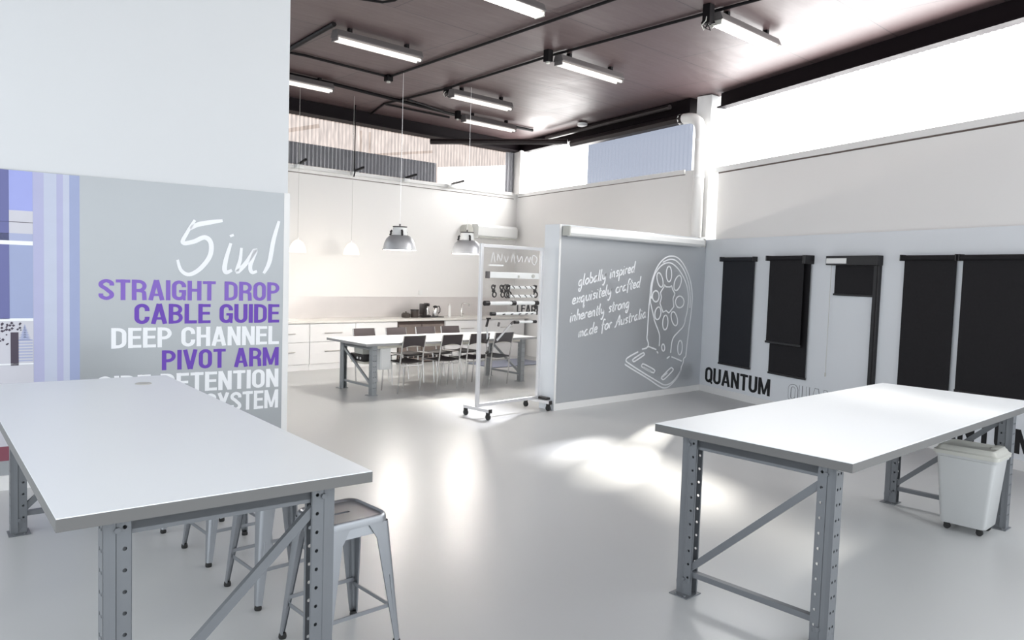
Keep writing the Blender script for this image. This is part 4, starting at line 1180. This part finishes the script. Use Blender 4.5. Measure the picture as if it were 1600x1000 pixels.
# ------------------------------------------------------------------ pendants
def pendant(label, x, y, zb, opal=False):
    s = 0.24 if not opal else 0.135
    t = thing('pendant_lamp', label, 'lamp', (x, y, zb))
    if not opal:
        MB().lathe([(0.240, 0.0), (0.243, 0.004), (0.236, 0.03), (0.225, 0.09), (0.195, 0.16), (0.150, 0.205), (0.120, 0.215)], n=36).lathe([(0.235, 0.002), (0.220, 0.09), (0.190, 0.155), (0.145, 0.20), (0.0, 0.212)], n=36).build('shade', 'lampshade', t, True)
        MB().lathe([(0.112, 0.215), (0.108, 0.26), (0.100, 0.325), (0.0, 0.33)], n=28).build('ballast_housing', 'white_pl', t, True)
        MB().lathe([(0.0, 0.331), (0.104, 0.331), (0.106, 0.345), (0.0, 0.35)], n=28).cyl((0, 0, 0.35), (0, 0, 0.38), 0.012).build('cap', 'batten', t, True)
        for k in range(3):
            a = math.radians(250 + 120 * k)
            cx, cy = 0.122 * math.cos(a), 0.122 * math.sin(a)
            MB().tube([(cx * 0.95, cy * 0.95, 0.285), (cx * 1.12, cy * 1.12, 0.265), (cx * 1.08, cy * 1.08, 0.24), (cx * 1.18, cy * 1.18, 0.225), (cx, cy, 0.20)], 0.016, 8).build('clip', 'black', t, True)
            a += math.radians(30)
            cx, cy = 0.245 * math.cos(a), 0.245 * math.sin(a)
            MB().lathe([(0, 0), (0.012, 0), (0.012, 0.012), (0, 0.012)], (cx, cy, -0.004), 8).build('rim_screw', 'batten', t)
        top = 0.38
    else:
        MB().lathe([(0.135, 0.0), (0.130, 0.03), (0.112, 0.10), (0.075, 0.165), (0.035, 0.195), (0.0, 0.20)], n=28).lathe([(0.130, 0.001), (0.126, 0.03), (0.108, 0.10), (0.07, 0.16), (0.0, 0.195)], n=28).build('shade', 'shade_glow', t, True)
        MB().cyl((0, 0, 0.20), (0, 0, 0.235), 0.012).build('cap', 'white_pl', t, True)
        top = 0.235
    MB().lathe([(0, -0.045), (0.03, -0.03), (0.038, 0.0), (0.03, 0.03), (0.014, 0.06), (0.0, 0.06)], (0, 0, 0.075 if not opal else 0.06), 16).build('bulb', 'bulb', t, True)
    pl = bpy.data.lights.new('pendant_light', 'POINT')
    pl.energy = 1.5 if opal else 36
    pl.color = (1.0, 0.80, 0.55) if opal else (1.0, 0.94, 0.87)
    pl.shadow_soft_size = 0.10
    pl.specular_factor = 0.35
    po = bpy.data.objects.new('pendant_light', pl)
    COL.objects.link(po)
    po.parent = t
    po.location = (0, 0, -0.03)
    MB().cyl((0, 0, top), (0, 0, CEIL - zb), 0.0028, 6).build('cord', 'lid_pl' if opal else 'alu', t, True)
    return t
pendant('larger silver dome pendant, left of the two over the meeting table', 6.38, 9.3, 2.04)
pendant('silver dome pendant right beside the rack top, over the meeting table', 7.65, 9.3, 2.035)
pendant('glowing white pendant at the edge of the left wall, before the kitchen', 5.80, 11.3, 1.98, True)
pendant('glowing white pendant over the worktop, left of the silver pendants', 6.78, 11.3, 1.98, True)

# ------------------------------------------------------------------ fluorescent fittings
def batten_light(label, x, y, lit, zc=4.48, L=1.24, rz=0.0):
    t = thing('fluorescent_light', label, 'ceiling light', (x, y, zc), rz, 'fluorescent battens under the dark ceiling')
    prof = [(-0.085, 0.0), (-0.085, 0.012), (-0.05, 0.085), (0.05, 0.085), (0.085, 0.012), (0.085, 0.0)]
    n = len(prof)
    MB().add([(-L / 2, y, z) for y, z in prof] + [(L / 2, y, z) for y, z in prof],
             [tuple(range(n))[::-1], tuple(range(n, 2 * n))] + [(i, (i + 1) % n, n + (i + 1) % n, n + i) for i in range(n)]).build('housing', 'batten', t)
    for yy in (-0.045, 0.045):
        MB().cyl((-L / 2 + 0.02, yy, -0.026), (L / 2 - 0.02, yy, -0.026), 0.019, 12).build('tube', 'tube' if lit else 'tube_off', t, True)
    for xx in (-L / 2 + 0.01, L / 2 - 0.01):
        MB().box(xx - 0.009, xx + 0.009, -0.068, 0.068, -0.048, 0.0, bev=0.003).build('lamp_holder', 'batten' if not lit else 'lid_pl', t)
    for xx in (-L / 3, L / 3):
        MB().box(xx - 0.02, xx + 0.02, -0.03, 0.03, 0.085, CEIL - zc - 0.0005).build('mounting_block', 'conduit', t)
    return t
LIT = (('batten light at the upper left of the ceiling, next to the left wall', 5.27, 8.23, 0),
       ('batten light in the middle of the ceiling, right of the black conduit', 7.74, 6.93, 0),
       ('bright batten light at the upper right, before the long clerestory', 7.70, 4.60, 1),
       ('bright batten light cut off by the top edge of the picture', 5.08, 5.83, 1),
       ('batten light half hidden by the upper edge of the left wall', 5.38, 10.67, 0),
       ('batten light right of the tangle of cables on the ceiling', 7.99, 9.45, 0),
       ('farthest batten light, beside the back beam of the ceiling', 9.32, 10.78, 0))
for lab, x, y, lit in LIT:
    batten_light(lab, x, y, lit)
# short arms above the kitchen wall
for x, lab in ((6.32, 'leftmost of the four short dark rods with white lamps above the kitchen'),
               (7.42, 'short dark rod with white lamp under the hanging black rod'),
               (8.55, 'third short dark rod with white lamp above the kitchen, left of the strip end'),
               (9.68, 'rightmost short dark rod with white lamp, at the end of the grey strip')):
    t = thing('arm_lamp', lab, 'wall lamp', (x - 0.10, 12.30, 3.53), 0, 'short arm lamps above the kitchen wall')
    MB().obox((-0.10, -0.62, -0.005), (0.10, 0.0, 0.0), 0.03, 0.035).build('arm', 'conduit', t)
    MB().box(0.0, 0.14, -0.10, -0.0, -0.09, -0.022, bev=0.01).build('lamp_head', 'white_pl', t, True)

# ------------------------------------------------------------------ conduits, boxes and pipes under the ceiling
ZC = CEIL - 0.022
def conduit(label, pts, r=0.018, name='conduit', m='conduit', cat='conduit'):
    return tag(MB().tube(pts, r, 8).build(name, m, None, True), label, cat)
conduit('long black conduit running to the top edge past the centre batten light', [(7.68, 12.2, ZC), (7.38, 11.3, ZC), (7.40, 9.67, ZC), (7.17, 7.05, ZC), (7.12, 4.2, ZC), (7.05, 1.0, ZC)])
conduit('black conduit turning a corner beside the upper left batten light', [(4.3, 9.75, ZC), (5.01, 9.64, ZC), (6.37, 9.71, ZC), (6.40, 9.66, ZC), (6.15, 5.2, ZC), (5.95, 1.0, ZC)])
conduit('thick black conduit crossing toward the far corner of the ceiling', [(4.2, 10.66, ZC - 0.012), (6.06, 10.71, ZC - 0.012), (8.8, 11.02, ZC - 0.012), (10.6, 10.95, ZC - 0.012)], 0.028)
conduit('short black conduit nearest the back beam', [(7.38, 11.33, ZC), (8.81, 11.33, ZC)])
conduit('short black conduit ending at a small box before the farthest batten', [(7.37, 10.60, ZC - 0.03), (8.67, 10.96, ZC - 0.03)])
conduit('dark track along the upper edge of the left wall', [(4.60, 8.15, ZC), (4.72, 9.40, ZC), (4.78, 10.2, ZC)], 0.030)
conduit('bent black conduit at the top edge above the left batten light', [(4.0, 7.35, ZC), (4.58, 7.10, ZC), (4.64, 6.95, ZC), (4.5, 6.2, ZC)], 0.014)
def jbox(label, x, y, s=0.05, h=0.09, tangle=False):
    t = thing('junction_box', label, 'junction box', (x, y, CEIL - 0.001))
    MB().box(-s, s, -s, s, -h, 0, bev=0.006).build('box', 'conduit', t)
    if tangle:
        for k in range(4):
            a = k * 1.6
            MB().tube([(0, 0, -h), (0.05 * math.cos(a), 0.05 * math.sin(a), -h - 0.05), (0.07 * math.cos(a + 1), 0.07 * math.sin(a + 1), -h - 0.02), (0.09 * math.cos(a + 2), 0.06 * math.sin(a + 2), -h + 0.01), (0.04, 0.03, -0.02)], 0.006, 6).build('cable', 'lid_pl' if k % 2 else 'conduit', t, True)
    else:
        MB().cyl((0, 0, -h - 0.02), (0, 0, -h + 0.001), s * 0.6, 12).build('outlet', 'lid_pl', t, True)
    return t
jbox('ceiling box at the bend of the black conduit', 6.39, 9.70)
jbox('ceiling box with a tangle of cables at the conduit crossing', 7.44, 9.62, 0.05, 0.09, True)
jbox('black ceiling box at the left end of the centre batten light', 7.03, 7.02, 0.045, 0.15)
jbox('black ceiling box with hanging cable at the upper right batten light', 6.97, 4.62, 0.045, 0.20, True)
jbox('black ceiling box before the farthest batten light', 8.62, 10.84, 0.04, 0.14)
hr = thing('hanging_rod', 'thin black rod hanging from the back beam above the kitchen', 'rod', (7.17, 11.9, 3.42))
MB().cyl((0, 0, 0.10), (0, 0, CEIL - 3.42), 0.010, 8).build('rod', 'conduit', hr, True)
MB().tube([(0, 0, 0.10), (0.01, 0, 0.03), (-0.01, 0, -0.05)], 0.012, 8).build('hook', 'conduit', hr, True)
# ducts
def Wp(s, o, z): return SW(Vector((s, -o, z)))
conduit('large dark duct along the top of the side windows', [Wp(2.35, 0.18, 4.27), Wp(SLEN + 0.0, 0.18, 4.27)], 0.085, 'duct', 'duct', 'duct')
conduit('thin dark pipe above the large duct of the side windows', [Wp(1.6, 0.30, 4.47), Wp(SLEN - 0.2, 0.30, 4.47)], 0.04, 'duct', 'duct', 'duct')
conduit('straight dark pipe cutting across the far corner below the ceiling', [(9.04, 12.20, 4.28), tuple(Wp(2.35, 0.30, 4.30))], 0.055, 'duct', 'duct', 'duct')
dp = thing('downpipe', 'white downpipe with an elbow beside the white column', 'pipe', (0, 0, 0))
PX, PY = 10.205, 6.80
MB().tube([(10.21, 7.20, 4.27), (10.21, 7.02, 4.27), (10.21, 6.93, 4.25), (10.207, 6.85, 4.19), (PX, 6.81, 4.10), (PX, PY, 3.98), (PX, PY, 2.402)], 0.083, 20).build('pipe', 'pipe', dp, True)
for z in (3.9, 3.35):
    MB().lathe([(0.084, -0.02), (0.090, -0.02), (0.090, 0.02), (0.084, 0.02)], (PX, PY, z), 20).build('collar', 'trim', dp, True)
tag(MB().lathe([(0, 0), (0.09, 0.0), (0.095, 0.05), (0.02, 0.07), (0, 0.07)], (0, 0, 0), 16).xform(lambda p: Vector(tuple(Wp(2.75, 0.25, 4.545))) + Vector((p.x, p.y, p.z))).build('sensor', 'trim', None, True), 'small white sensor beside the dark ducts at the ceiling', 'sensor')
